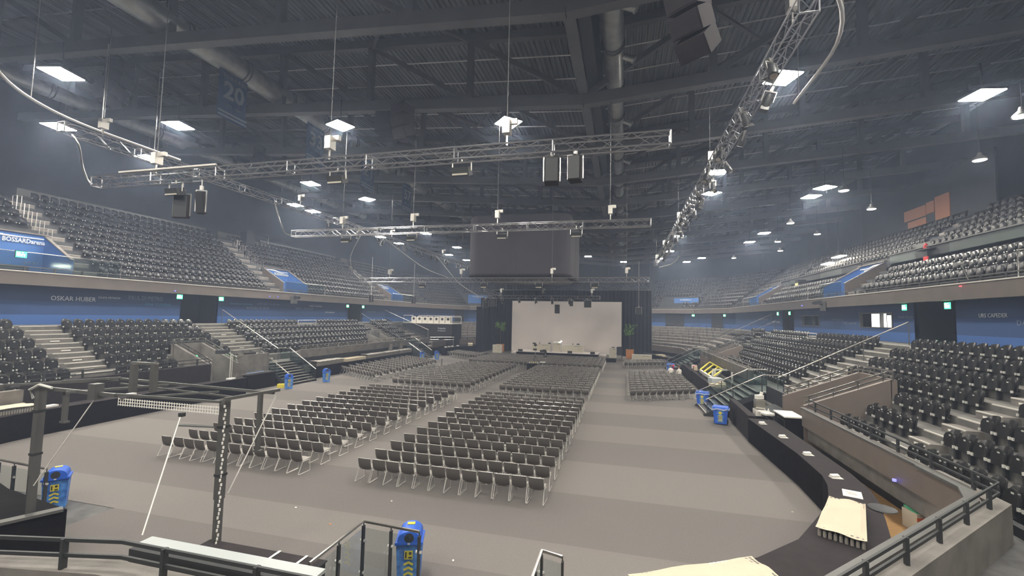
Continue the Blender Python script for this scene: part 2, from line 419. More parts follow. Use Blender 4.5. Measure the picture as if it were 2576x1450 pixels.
# near end of the bowl, under the camera
g = thing('grandstand', 'bare concrete end stand below the viewpoint with parapet and two-bar rail', 'grandstand', kind='structure')
for k in range(7):
    d0, d1 = tread_d(k); d0 = .25 if k == 6 else d0
    part('tread', MB().strip(P_LOW, d0, d1, tread_z(k)-.55, tread_z(k)), C_CONCD, g)
    if k < 6:
        part('step_edge', MB().strip(P_LOW, d0-.005, d0+.04, tread_z(k)-.03, tread_z(k)+.006), C_TREAD, g)
part('walkway', MB().strip(P_LOW, 7.19, 9.65, 4.0, 4.55), C_CONCD, g)
part('front_wall', MB().strip(P_LOW, .06, .42, .0, 1.93), C_CONC, g)
PN = offset(P_LOW, 0)
part('front_panel', MB().strip([(4.6, 9.1), (XR-.25, 11.75), (XR, 12.3), (XR, 14)], 0, .1, 1.2, 1.95), C_PANEL, g)
part('metal_cap', MB().strip([(-.9, 5.2), (.7, 5.2), (XR-.35, 11.65), (XR, 12.4), (XR, 14)], -.14, .1, 1.95, 2.02), C_STEEL, g, label='wide grey metal cap of the parapet')
part('metal_cap', MB().box(-7.5, -4.2, 5.6, 5.8, 1.88, 1.93), mat('cap_sheen', (.4, .43, .43), .4), g); part('cap_side', MB().box(-7.5, -4.2, 5.45, 5.62, 1.7, 1.9), C_DARK, g)  # cap top: steel's bluish reflected gleam put into a paler base colour

def two_bar_rail(P, d, z, parent, h=(.17, .38), step=1.5, m=None, post=.05):
    Q = offset(P, d); r = MB(); m = m or C_STEELD
    for hh in h: r_ = [(x, y, z+hh) for x, y in Q]; [r.bar(a, b, .035, .05) for a, b in zip(r_, r_[1:])]
    part('rail_bars', r, m, parent)
    for a, b in zip(Q, Q[1:]):
        L = math.dist(a, b); n = max(1, round(L/step))
        for i in range(n):
            t = (i+.5)/n; x, y = a[0]+(b[0]-a[0])*t, a[1]+(b[1]-a[1])*t
            part('rail_post', MB().box(x-post/2, x+post/2, y-.04, y+.04, z-.02, z+h[-1]+.02), m, parent)
rl = thing('guard_rail', 'dark two-bar steel rail on the near end parapet and its corner', 'railing')
two_bar_rail([(-12, 4.08), (-6.95, 5.2), (.7, 5.2), (XR, 12), (XR, 21.9)], .26, 1.95, rl)
rl = thing('guard_rail', 'two-bar steel rail on the left stand parapet before the exit passage', 'railing')
two_bar_rail([(XL, 23.2), (XL, 14)], .25, 2.15, rl)
for side, lab in ((1, 'two-bar rail on the right stand parapet beside the serving booth'), (-1, 'two-bar rail on the left stand parapet behind the glass tables')):
    rl = thing('guard_rail', lab, 'railing')
    two_bar_rail([(SX(side, .6), 32), (SX(side, .6), 51.4)] if side > 0 else [(SX(side, .6), 51.4), (SX(side, .6), 32)], 0, 2.5, rl, h=(.15, .33), m=C_RAIL)
rl = thing('guard_rail', 'short two-bar rail between the left exit passage and the floor stairs', 'railing')
two_bar_rail([(SX(-1, .6), 28.5), (SX(-1, .6), 25.5)], 0, 2.5, rl, h=(.15, .33), m=C_RAIL)

# far end standing terraces
F_ = [(XR, 57.5), (XR, 63.5), (3.7, 70), (0, 73), (-18.6, 73), (-22.3, 70), (XL, 63.5), (XL, 57.5)]
B_ = [(17.0, 57.5), (17.0, 72), (14.5, 80), (7, 87), (-25.6, 87), (-33.1, 80), (-35.6, 72), (-35.6, 57.5)]
def lerp_path(t): return [(a[0]+(b[0]-a[0])*t, a[1]+(b[1]-a[1])*t) for a, b in zip(F_, B_)]
def ribbon(P, Q, z0, z1):
    n = len(P); vs = []
    for a, b in zip(P, Q): vs += [(*a, z0), (*b, z0), (*b, z1), (*a, z1)]
    fs = [(0, 1, 2, 3), (4*n-1, 4*n-2, 4*n-3, 4*n-4)]
    for i in range(n-1):
        for k in range(4): fs.append((4*i+k, 4*i+4+k, 4*i+4+(k+1) % 4, 4*i+(k+1) % 4))
    return MB().add(vs, fs)
g = thing('standing_terrace', 'bare concrete standing terraces curving round the far end', 'terrace', kind='structure')
NT = 9
for i in range(NT):
    part('terrace_step', ribbon(lerp_path(i/NT+.02), lerp_path((i+1)/NT+.03), .4, 1.35+(4.4-1.35)*i/(NT-1)), C_CONC, g)
part('walkway', ribbon(B_, offset(B_, 5.5), 3.9, 4.5), C_TREAD, g)
part('front_panel', MB().strip(F_, 0, .2, 1.1, 1.95), C_PANEL, g)
part('under_wall', MB().strip(F_, .1, .3, 0, 1.15), C_BLACK, g)
two_bar_rail(F_, .1, 1.95, g, m=C_STEELD)
for j, (t, s0, n) in enumerate(((.35, 0, 5), (.62, 1, 5), (.86, 0, 6))):
    Q = lerp_path(t); z = 1.35+3.05*t*.97
    for sg in (1, 2, 4, 5):
        a, b = Q[sg], Q[sg+1]; L = math.dist(a, b)
        for i in range(int(L/2.6)):
            tt = (i+.35+.3*(j % 2))/(L/2.6); u = ((b[0]-a[0])/L, (b[1]-a[1])/L); x, y = a[0]+(b[0]-a[0])*tt, a[1]+(b[1]-a[1])*tt
            if -16 < x < -2.6: continue
            mb = MB(); e = (x+u[0]*1.6, y+u[1]*1.6)
            mb.tube([(x, y, z-.1), (x, y, z+1.05), (*e, z+1.05), (*e, z-.1)], .035, 5)
            solo('crush_barrier', mb, C_STEELD, 'dark crush barrier, far terrace, %s, %s level, %s along' % ({1: 'right bend', 2: 'right corner', 4: 'left corner', 5: 'left bend'}[sg], ('lowest', 'middle', 'highest')[j], ORD[i+1]), 'barrier', 'crush barriers on the far terraces')

hz = solo('thin_haze', MB().box(-47.4, 28.9, -11.9, 105.9, .05, 25), haze(), 'thin bluish haze hanging in the hall air', 'haze', kind='stuff')
# concourse wall in blue, with doorways and windows
DOORS = {1: [(28.9, 32.2), (52.1, 55.4)], -1: [(28.8, 32.1), (51.7, 55.0)]}
wn = {1: 'wall_right', -1: 'wall_left'}; dn = 0; wi = 0
for side in (1, -1):
    g = thing(wn[side], 'blue printed concourse wall along the %s side behind the lower stand' % ('right' if side > 0 else 'left'), 'wall', kind='structure')
    holes = DOORS[side]+([(34.5, 38.7), (45.8, 49.9)] if side > 0 else [])
    for a, b in cut(-12, 74, holes):
        mb = MB(); sbox(mb, side, 1.1, 1.3, a, b, 4.5, 7.2, UX); part('wall_panel', mb, C_BLUE, g)
    for a, b in DOORS[side]:
        dn += 1; d = thing('door_%d' % dn, 'dark open doorway in the blue %s concourse wall, %s' % ('right' if side > 0 else 'left', 'nearer one' if a < 40 else 'farther one'), 'doorway', kind='structure')
        mb = MB(); sbox(mb, side, 3.2, 3.3, a-.3, b+.3, 4.5, 7.2, UX); part('back', mb, C_DARK, d)
        for y in (a-.1, b): mb = MB(); sbox(mb, side, 1.1, 3.2, y, y+.1, 4.5, 7.2, UX); part('jamb', mb, C_DARK, d)
        mb = MB(); sbox(mb, side, 1.1, 3.2, a, b, 4.4, 4.5, UX); part('sill', mb, C_DARK, d)
        if side > 0:
            mb = MB(); sbox(mb, side, 3.0, 3.1, a+(.2 if a > 40 else 1.75), a+(2.6 if a > 40 else 2.75), 5.35, 6.75, UX); part('lit_picture', mb, C_ORNG, d, label='dim orange lit picture inside')
            mb = MB(); sbox(mb, side, 2.7, 3.0, a+1.7, b-.5, 4.6, 5.3, UX); part('dark_desk', mb, C_STEELD, d)
    if side > 0:
        for a, b, z0, z1, lit in ((34.5, 38.7, 5.42, 6.5, True), (45.8, 49.9, 5.4, 6.4, False)):
            for z in ((4.5, z0), (z1, 7.2)): mb = MB(); sbox(mb, side, 1.1, 1.3, a, b, z[0], z[1], UX); part('wall_panel', mb, C_BLUE, g)
            wi += 1; wd = thing('window_%d' % wi, 'lit white booth window in the blue right wall' if lit else 'dark unlit booth window in the blue right wall', 'window', kind='structure')
            mb = MB()
            for y in (a, b-.1, a+(b-a)*.33): sbox(mb, side, 1.05, 1.25, y, y+.1, z0, z1, UX)
            for z in (z0, z1-.06): sbox(mb, side, 1.05, 1.25, a, b, z, z+.06, UX)
            part('window_frame', mb, C_STEEL, wd)
            mb = MB(); sbox(mb, side, 2.2, 2.25, a-.2, b+.2, z0-.2, z1+.2, UX); part('back', mb, C_DARK, wd)
            if lit:
                mb = MB(); sbox(mb, side, 1.3, 1.34, a+1.25, b-1.15, z0+.06, z1-.08, UX); sbox(mb, side, 1.3, 1.34, a+.12, a+1.1, z0+.06, z1-.2, UX); part('pane', mb, C_LITW, wd, label='bright white lit pane')
            else:
                mb = MB(); sbox(mb, side, 1.3, 1.32, a+.1, b-.1, z0+.06, z1-.06, UX); part('pane', mb, C_GLASS, wd)
g = thing('wall_far', 'blue concourse wall curving round the far end behind the terraces', 'wall', kind='structure')
PF = [(UX(1, 1.1), 74), (UX(1, 1.1), 77), (13.3, 87.4), (4.3, 93.2), (-22.9, 93.2), (-31.9, 87.4), (UX(-1, 1.1), 77), (UX(-1, 1.1), 74)]
part('wall_panel', MB().strip(PF, 0, .2, 4.4, 7.2), C_BLUE, g)
for i, (a, b, t0, t1) in enumerate((((13.3, 87.4), (4.3, 93.2), .25, .6), ((4.3, 93.2), (-3, 93.2), .05, .4), ((UX(1, 1.1), 77), (13.3, 87.4), .3, .6), ((-31.9, 87.4), (UX(-1, 1.1), 77), .1, .35), ((-22.9, 93.2), (-31.9, 87.4), .5, .8))):
    dn += 1; d = thing('door_%d' % dn, 'dark opening in the blue far end wall, %s' % ['in the right corner', 'right of the screen', 'at the end of the right side', 'at the end of the left side', 'in the left corner'][i], 'doorway', kind='structure')
    p = [(a[0]+(b[0]-a[0])*t, a[1]+(b[1]-a[1])*t) for t in (t0, t1)]
    part('opening', MB().strip(p, -.06, .0, 4.45, 6.95), C_DARK, d)
wf_ = MB(); wf_.box(-47.5, 29, -12.3, -12, 0, 25)
solo('wall_near', wf_, C_WALL, 'plain dark end wall behind the viewpoint', 'wall', kind='structure')
for nm, x0, x1, y0, y1, lb in (('wall_outer_left', -47.8, -47.5, -12, 106, 'dark outer wall above the left upper stand'), ('wall_outer_right', 29, 29.3, -12, 106, 'dark outer wall above the right upper stand'), ('wall_outer_far', -47.5, 29, 106, 106.3, 'dark outer wall above the far upper stand')):
    solo(nm, MB().box(x0, x1, y0, y1, 0, 25.5), C_WALL, lb, 'wall', kind='structure')

# balcony and upper stand
g = thing('balcony', 'continuous taupe balcony fascia with pale top edge all round the bowl', 'balcony', kind='structure')
part('fascia', MB().strip(P_UP, 0, .22, 6.98, 7.75), C_FASC, g)
part('edge_strip', MB().strip(P_UP, -.05, .3, 7.75, 7.81), C_NOSE, g, label='pale top edge')
part('soffit', MB().strip(P_UP, .2, 2.2, 7.1, 7.3), C_DARK, g)
Q = offset(P_UP, .12); r = MB(); [r.bar((*a, 8.08), (*b, 8.08), .05, .05) for a, b in zip(Q, Q[1:])]
[r.bar((*a, 7.93), (*b, 7.93), .03, .03) for a, b in zip(Q, Q[1:])]
part('rail_bar', r, C_STEEL, g)
pm = MB().box(-.03, .03, -.05, .05, 0, .3).mesh('balcony_post', [C_STEELD])
for sd in (1, -1):
    for i in range(46): kid('rail_post', pm, g, (UX(sd, .12), 9.5+1.45*i, 7.79))
for a, b in zip(Q[1:6], Q[2:7]):
    L = math.dist(a, b)
    for i in range(int(L/1.6)): t = (i+.5)/int(L/1.6); kid('rail_post', pm, g, (a[0]+(b[0]-a[0])*t, a[1]+(b[1]-a[1])*t, 7.79))
PORT = [(15.5, 20.7), (39.2, 42.9), (61.6, 65.4), (83.2, 86.4)]
UAIS = [(20.8, 22.2), (37.6, 39.1), (59.9, 61.4)]
def ud(k): return (.25 if k == 0 else .8+.85*k-.75), .8+.85*k+.1
def uz(k): return 7.75+.63*k
us = thing('upper_stand', 'steep dark concrete upper stand rising behind the balcony all round', 'grandstand', kind='structure')
for k in range(10):
    d0, d1 = ud(k)
    if k < 4:
        for sd in (1, -1):
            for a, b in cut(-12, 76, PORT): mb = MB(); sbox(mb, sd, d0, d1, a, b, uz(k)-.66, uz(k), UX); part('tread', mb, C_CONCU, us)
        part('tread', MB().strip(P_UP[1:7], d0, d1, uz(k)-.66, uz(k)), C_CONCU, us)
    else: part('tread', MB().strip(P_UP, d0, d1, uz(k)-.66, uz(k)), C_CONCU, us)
for sd in (1, -1):
    for a, b in UAIS:
        for k in range(1, 10):
            if sd > 0 and 24 < a < 62 and k in (3, 4): continue
            mb = MB(); sbox(mb, sd, ud(k)[0]-.36, ud(k)[0], a, b, uz(k)-.6, uz(k)-.315, UX, 0); sbox(mb, sd, ud(k)[0]-.37, ud(k)[0]-.31, a, b, uz(k)-.33, uz(k)-.308, UX, 1)
            part('aisle_step', mb, [C_CONC, C_NOSE], us)
    for a, b in cut(10, 76, UAIS+([(43.2, 45)] if sd < 0 else [])):
        mb = MB(); sbox(mb, sd, 9.45, 9.65, a, b, 13.2, 14.6, UX)
        part('back_parapet', mb, C_STEEL if sd < 0 else C_DARK, us)
part('back_parapet', MB().strip(P_UP[1:7], 9.45, 9.65, 13.2, 14.4), C_DARK, us)
part('top_walkway', MB().strip(P_UP, 9.65, 12.6, 12.9, 13.2), C_DARK, us)
# wheelchair and box wall inside the right upper stand
bx = thing('trim_1', 'box front wall with dark glazed panels across the right upper stand', 'wall', kind='structure')
for i, (a, b) in enumerate(((10, 25.5), (25.5, 33), (33, 36.3), (36.3, 39.3), (43.6, 47), (47, 51.6), (51.6, 56.5), (56.5, 60))):
    mb = MB(); sbox(mb, 1, 3.45, 3.6, a, b, 9.0, 10.9, UX); part('box_panel', mb, [C_STEELD, mat('green_grey_glass', (.07, .09, .085), .3)][i % 2], bx)
for a, b in ((10, 39.3), (43.6, 60)):
    mb = MB(); sbox(mb, 1, 3.35, 3.7, a, b, 10.9, 10.98, UX); part('ledge', mb, C_STEEL, bx)
mb = MB(); sbox(mb, 1, 3.6, 5.1, 10, 60, 10.2, 10.5, UX); part('box_floor', mb, C_DARK, bx)
mb = MB(); sbox(mb, 1, 5.0, 5.15, 10, 60, 10.4, 11.7, UX); part('rear_ledge', mb, C_STEEL, bx)
vp = thing('window_3', 'dim orange lit lounge windows high behind the right upper stand', 'window', kind='structure')
mb = MB(); sbox(mb, 1, 9.3, 9.45, 38, 56, 13.2, 18.5, UX); part('wall_panel', mb, C_WALL, vp)
for a, b, z0, z1 in ((42.5, 44.2, 14.5, 16.5), (45.4, 47.9, 14.15, 15.1), (45.4, 48.4, 15.25, 16.2), (44.35, 45.3, 15.3, 16.3)):
    mb = MB(); sbox(mb, 1, 9.24, 9.3, a, b, z0, z1, UX); part('pane', mb, C_ORNG, vp)
wp = MB(); sbox(wp, 1, 8.5, 8.6, 61, 70, 13.0, 13.9, UX)
part('timber_panel', wp, mat('timber_panel', (.16, .12, .07), .6), bx)

# blue portals
for sd in (1, -1):
    for i, (a, b) in enumerate(PORT[:3]):
        which = ['nearest', 'middle', 'farther'][i]
        g = thing('entrance_portal', 'blue recessed entrance portal of the %s upper stand, %s of its three' % ('right' if sd > 0 else 'left', which), 'portal')
        mb = MB(); sbox(mb, sd, 3.05, 3.15, a, b, 7.6, 10.45, UX); part('back_wall', mb, C_PBLUE, g)
        for y0, y1 in ((a-.02, a+.1), (b-.1, b+.02)):
            x0, x1 = UX(sd, .35), UX(sd, 3.1); vs = [(x, y, z) for x, zt in ((x0, 8.75), (x1, 10.4)) for y in (y0, y1) for z in (7.5, zt)]
            part('side_wall', MB().add(vs, [(0, 1, 3, 2), (4, 6, 7, 5), (0, 4, 5, 1), (2, 3, 7, 6), (1, 5, 7, 3), (0, 2, 6, 4)]), C_PBLUE, g)
            cap = MB(); ym = (y0+y1)/2; cap.bar((x0, ym, 8.78), (x1, ym, 10.44), .2, .06); part('coping', cap, C_CONC, g)
            dk = MB(); yo = y0-.06 if y0 < (a+b)/2 else y1+.0
            vs = [(x, y, z) for x, zt in ((x0, 8.72), (x1, 10.36)) for y in (yo, yo+.06) for z in (7.5, zt)]
            part('outer_face', MB().add(vs, [(0, 1, 3, 2), (4, 6, 7, 5), (0, 4, 5, 1), (2, 3, 7, 6), (1, 5, 7, 3), (0, 2, 6, 4)]), C_FASC, g)
        cap = MB(); sbox(cap, sd, 2.95, 3.2, a-.1, b+.1, 10.44, 10.52, UX); part('coping', cap, C_CONC, g)
        wv = MB(); n = 16
        for j in range(n):
            t = (j+.5)/n; y = a+.3+(b-a-.6)*t; z = 10.3-.12*math.tanh((t-.45)*7)*.9-.1*(1-t)
            hgt = .06+.07*math.exp(-((t-.35)/.25)**2); sbox(wv, sd, 3.0, 3.04, y, y+(b-a-.6)/n, z-hgt/2, z+hgt/2, UX)
        part('wave_stripe', wv, C_TXT, g)
        x = UX(sd, 3.0); rz = PI/2 if sd < 0 else -PI/2; ym = (a+b)/2+(.4 if i == 0 else 0)
        text('BOSSARDarena', 2.1, .3, C_TXT, g, (x, (b-1.15) if sd < 0 else (a+b)/2, 9.93), (PI/2, 0, rz), 'lettering', bold=.02)
        text('B2 B3' if sd < 0 else 'D2 D3', .7, .16, C_TXTD, g, (UX(sd, 3.0), b-.7 if sd < 0 else a+.7, 8.55), (PI/2, 0, rz), 'lettering')
        ds = MB(); sbox(ds, sd, 2.6, 2.9, a+.6, b-1.0, 7.75, 8.3, UX); part('dark_counter', ds, C_DARK, g)
        gl = MB(); sbox(gl, sd, .1, .13, a, b+(2.6 if sd < 0 else 0), 7.82, 8.9, UX); part('glass_screen', gl, C_GLASS, g)
        tr = MB(); tr.tube([(UX(sd, .12), a, 8.95), (UX(sd, .12), b+2.7, 8.95), (UX(sd, .12), b+2.7, 7.8)], .025, 6); part('top_rail', tr, C_RAIL, g)
a, b = (13.6, 88.3), (9.6, 90.9)
g = thing('entrance_portal', 'small blue entrance portal in the far right corner of the upper stand', 'portal')
part('back_wall', MB().strip([a, b], -.2, -.1, 7.85, 9.95), C_PBLUE, g)
text('BOSSARDarena', 2.2, .25, C_TXT, g, (11.4, 89.2, 9.6), (PI/2, 0, math.atan2(b[1]-a[1], b[0]-a[0])+PI), 'lettering')
g = thing('entrance_portal', 'small blue entrance portal in the far left corner of the upper stand', 'portal')
a, b = (-28.6, 90.4), (-32.0, 87.6)
part('back_wall', MB().strip([a, b], -.2, -.1, 7.85, 10.2), C_PBLUE, g)
text('BOSSARDarena', 2.4, .25, C_TXT, g, (-30.1, 88.75, 9.85), (PI/2, 0, math.atan2(b[1]-a[1], b[0]-a[0])+PI), 'lettering')

# names printed on the concourse wall
nm_l = thing('trim_2', 'player names printed large on the blue left concourse wall', 'lettering', kind='structure')
for s, y0, y1, z, h, m in (('OSKAR HUBER', 20.1, 22.6, 6.25, .3, C_TXT), ('OLEG PETROV', 22.75, 24.15, 6.42, .13, C_TXT), ('PAUL DI PIETRO', 24.7, 27.2, 6.5, .3, C_TXTD), ('RENE SCHNIDER', 25.9, 27.9, 6.05, .17, C_TXTC),
        ('ANDRE KUNZI', 35.3, 38.2, 6.0, .25, C_TXTD), ('JAKUB HORAK', 36.6, 39.6, 6.45, .16, C_TXTD), ('DINO KESSLER', 42.0, 44.9, 6.1, .25, C_TXTD), ('MISKO ANTISIN', 44.2, 46.4, 6.45, .14, C_TXT), ('PATRICK FISCHER', 33.5, 36, 6.35, .16, C_TXTC), ('PETR MALKOV', 47.1, 48.9, 5.75, .16, C_TXT), ('WALTER', 56.2, 58.5, 5.95, .2, C_TXTD)):
    text(s, y1-y0, h, m, nm_l, (UX(-1, 1.08), (y0+y1)/2, z), (PI/2, 0, PI/2), 'lettering', ext=.006)
nm_r = thing('trim_3', 'player names printed on the blue right concourse wall', 'lettering', kind='structure')
for s, y0, y1, z, h, m in (('URS CAPEDER', 25.5, 27.2, 6.2, .2, C_TXT), ('DANIEL GIGER', 22.6, 25.0, 5.85, .25, C_TXTD), ('PASCAL MULLER', 32.4, 33.9, 6.15, .14, C_TXTD), ('TIM RAMHOLT', 41.0, 43.2, 5.95, .2, C_TXTD), ('FREDY BOBILLIER', 39.3, 41.2, 5.7, .15, C_TXTD), ('SUTTER', 56.3, 58.9, 5.7, .18, C_TXT), ('TOM FERGUS', 60.5, 64.5, 6.0, .25, C_TXTD)):
    text(s, y1-y0, h, m, nm_r, (UX(1, 1.08), (y0+y1)/2, z), (PI/2, 0, -PI/2), 'lettering', ext=.006)

# roof: corrugated deck, trusses, girder, pipes
dk = MB(); prof = []
x = -47.5; 
while x < 29:
    for dx, dh in ((0, 0), (.11, 0), (.16, -.1), (.27, -.1)): prof.append((x+dx, dh))
    x += .32
vs = [(x, y, 21.98+dz(x)+h) for y in (-12, 106) for x, h in prof]; n = len(prof)
dk.add(vs, [(i, i+1, n+i+1, n+i) for i in range(n-1)])
cl = thing('ceiling', 'galvanised corrugated metal roof deck in a shallow valley', 'ceiling', kind='structure')
part('corrugated_deck', dk, C_DECK, cl)
YT = [1.3+7.45*i for i in range(14)]
tr = thing('roof_truss', 'deep dark roof truss spanning the hall', 'roof truss', (0, YT[0], 0), kind='structure')
def lb(x): return 17.3+dz(x)
def xbar(name, x0, z0, x1, z1, w_, h_, p=tr): return part(name, MB().bar((x0, 0, z0), (x1, 0, z1), w_, h_), C_BEAM, p)
for a, b in ((-47.4, -2.2), (-2.2, 28.9)):
    xbar('bottom_chord', a, lb(a)+.3, b, lb(b)+.3, .5, .6); xbar('top_chord', a, lb(a)+4.35, b, lb(b)+4.35, .4, .5)
xs_l = [-2.2-6.65*i for i in range(7)]; xs_r = [-2.2+6.62*i for i in range(5)]
for x in xs_l+xs_r[1:]: part('vertical', MB().box(x-.17, x+.17, -.17, .17, lb(x)+.55, lb(x)+4.15), C_BEAM, tr)
for a, b in list(zip(xs_l[1:], xs_l))+list(zip(xs_r[1:], xs_r)): xbar('diagonal', a, lb(a)+4.15, b, lb(b)+.55, .22, .28)
rec = snap(tr)
for i, y in enumerate(YT[1:]):
    o = dup(rec, (0, y, 0), 0); o['label'] = 'deep dark roof truss spanning the hall, %s counted from the near end' % ORD[i+2]
tr['label'] = 'deep dark roof truss spanning the hall, the one above the viewpoint'
gd = thing('roof_girder', 'long dark girder running down the roof valley beside the round duct', 'girder', kind='structure')
part('web', MB().box(-2.25, -2.15, -11.9, 105.9, 18.0, 21.7), C_BEAM, gd); part('flange', MB().box(-2.45, -1.95, -11.9, 105.9, 17.92, 18.05), C_BEAM, gd)
part('flange', MB().box(-1.95, -1.4, -11.9, 105.9, 18.4, 21.6), C_STEELD, gd)
pp = MB(); pp.tube([(-46, 0, lb(-46)+4.35), (-2.2, 0, lb(-2.2)+4.35), (28, 0, lb(28)+4.35)], .045, 5)
pme = pp.mesh('sprinkler_pipe', [C_RAIL])
for i in range(13):
    for j, o_ in enumerate((2.2, 4.9)):
        o = kid('sprinkler_pipe', pme, None, (0, YT[i]+o_, 0)); tag(o, 'thin pale sprinkler pipe crossing under the roof deck, %s of roof bay %s' % (['near one', 'far one'][j], ORD[i+1]), 'pipe', 'sprinkler pipes')
# horizontal bracing rods between the trusses (a few seen)
for i in range(2, 9):
    mb = MB(); x0, x1 = (4.4, 11.0) if i % 2 else (-8.85, -15.5)
    mb.bar((x0, YT[i], lb(x0)+4.1), (x1, YT[i+1], lb(x1)+4.1), .16); mb.bar((x1, YT[i], lb(x1)+4.1), (x0, YT[i+1], lb(x0)+4.1), .16)
    solo('roof_brace', mb, C_BEAM, 'crossed steel bracing under the deck in roof bay %s' % ORD[i+1], 'brace', kind='structure')

# ================================================================ HUNG FROM THE ROOF
LPS = [(-25.8, 14.1, 12), (-33.5, 18.4, 10), (-25.9, 19.8, 8), (-33.6, 23.7, 0), (-16.2, 21.8, 70), (-6.4, 23.4, 45), (-26.0, 31.4, 0), (-24.0, 36.8, 60), (6.9, 21.5, 20),
       (16.5, 25.1, 10), (6.7, 34.6, 0), (7.3, 40.3, 35), (15.8, 40.2, 30), (15.8, 42.9, 10), (-32.7, 37.5, 0), (-32.8, 40.2, 0), (-33.7, 55.4, 0), (-33.8, 60.9, 0), (-25.9, 53.8, 0),
       (-26.1, 65.7, 0), (-30.8, 73.7, 0), (-30.1, 81.0, 0), (-6.2, 78.3, 0), (-.1, 86.5, 0), (6.9, 60.5, 0), (7.1, 73.7, 0), (6.5, 82.2, 0), (13.2, 82.3, 0), (11.4, 87.5, 0), (16.8, 66.3, 0), (16.8, 59.8, 0),
       (6.2, 11.2, 20), (-6.4, 7, 0), (-16.2, 6, 0), (16.4, 8, 0), (-33.5, 4, 0), (6.5, 0, 0), (-6.4, -3, 0), (-16.2, -4, 0), (-26, 1, 0), (6.5, -9, 0), (-6.4, -9.5, 0), (-16.2, -9.5, 0), (16, -4, 0), (0, -6, 0)]
lp = thing('ceiling_lamp', 'x', 'lamp', (LPS[0][0], LPS[0][1], 16.65), math.radians(LPS[0][2]), 'high-bay lamps under the roof')
part('housing', MB().box(-.6, .6, -.6, .6, .03, .14).box(-.25, .25, -.25, .25, .14, .3), C_STEELD, lp)
part('diffuser', MB().box(-.56, .56, -.56, .56, 0, .03), C_LAMP, lp)
part('hanger', MB().tube([(0, 0, .3), (0, 0, 1.6)], .03, 5), C_STEELD, lp)
rec = snap(lp); cols = {}
allp = [lp]+[dup(rec, (x, y, 16.65), math.radians(r)) for x, y, r in LPS[1:]]
CN = [(-30, 'outer left'), (-20, 'inner left'), (-10, 'left of centre'), (0, 'centre'), (10, 'inner right'), (99, 'outer right')]
for o in allp: cols.setdefault(next(i for i, c in enumerate(CN) if o.location.x < c[0]), []).append(o)
for i, L in cols.items():
    for k, o in enumerate(sorted(L, key=lambda q: q.location.y)): o['label'] = 'glaring square roof lamp in the %s line, %s from the viewpoint' % (CN[i][1], ORD[k+1])
PDS = [(19.4, 29.9), (15.0, 35.2), (19.5, 41.3), (15.2, 46.1), (19.7, 52.2), (17.3, 56.5), (19.8, 63.8), (15.7, 70.4), (17.1, 23.9)]
pd = thing('pendant_lamp', 'x', 'lamp', (*PDS[0], 15.0), 0, 'small round pendant lamps on the right')
part('shade', MB().lathe([(.3, .02), (.34, .03), (.3, .12), (.12, .3), (.09, .45)], n=14), C_STEEL, pd, smooth=True)
part('diffuser', MB().lathe([(.28, 0), (.3, .03)], n=14), C_LAMPS, pd); part('cord', MB().tube([(0, 0, .45), (0, 0, 3.2)], .015, 4), C_STEELD, pd)
rec = snap(pd)
for k, (x, y) in enumerate(sorted(PDS, key=lambda p: p[1])):
    o = pd if (x, y) == PDS[0] else dup(rec, (x, y, 15.0), 0)
    o['label'] = 'small round pendant lamp over the right upper stand, %s by distance' % ORD[k+1]
for i, (y, z) in enumerate(((55.0, 12.2), (52.4, 12.6))):
    mb = MB().box(21.4, 22.0, y-1.0, y+1.0, z, z+.06); hb = MB().box(21.35, 22.05, y-1.05, y+1.05, z+.06, z+.16).tube([(21.7, y, z+.16), (21.7, y, 18)], .02, 4)
    t = thing('strip_lamp', 'long bright strip lamp over the right box seats, %s of two' % ('farther', 'nearer')[i], 'lamp', (21.7, y, z))
    part('tube', mb, C_LAMPS, t, world=True); part('housing', hb, C_STEELD, t, world=True)

# ducts
def duct(x, z, r, y0, y1, label, vents):
    t = thing('air_duct', label, 'duct', (x, y0, z))
    part('pipe', MB().tube([(0, 0, 0), (0, y1-y0, 0)], r, 24), C_DUCT, t, smooth=True)
    y = 2.0
    cm = MB(); 
    cm.tube([(math.cos(a)*(r+.03), 0, math.sin(a)*(r+.03)) for a in [2*PI*i/24 for i in range(24)]], .035, 5, closed=True)
    rm = cm.mesh('clamp_ring', [C_STEEL], True)
    vm = MB().tube([(0, 0, 0), (.55, 0, -.25)], .16, 12).tube([(.55, 0, -.25), (.62, 0, -.29)], .2, 12).mesh('outlet', [C_DUCT], True)
    while y < y1-y0-1:
        kid('clamp_ring', rm, t, (0, y, 0)); kid('clamp_ring', rm, t, (0, y+.25, 0))
        if vents: kid('outlet', vm, t, (r*.8, y+1.1, -.1))
        y += 3.72
    return t
duct(-.55, 18.95, .5, -11, 100, 'long round silver air duct beside the valley girder with side outlets', True)
duct(-22.6, 20.25, .65, -11, 96, 'long fat silver air duct above the hanging number banners', False)
duct(-39.5, 21.0, .5, 4, 60, 'silver air duct far left under the roof above the upper stand', False)

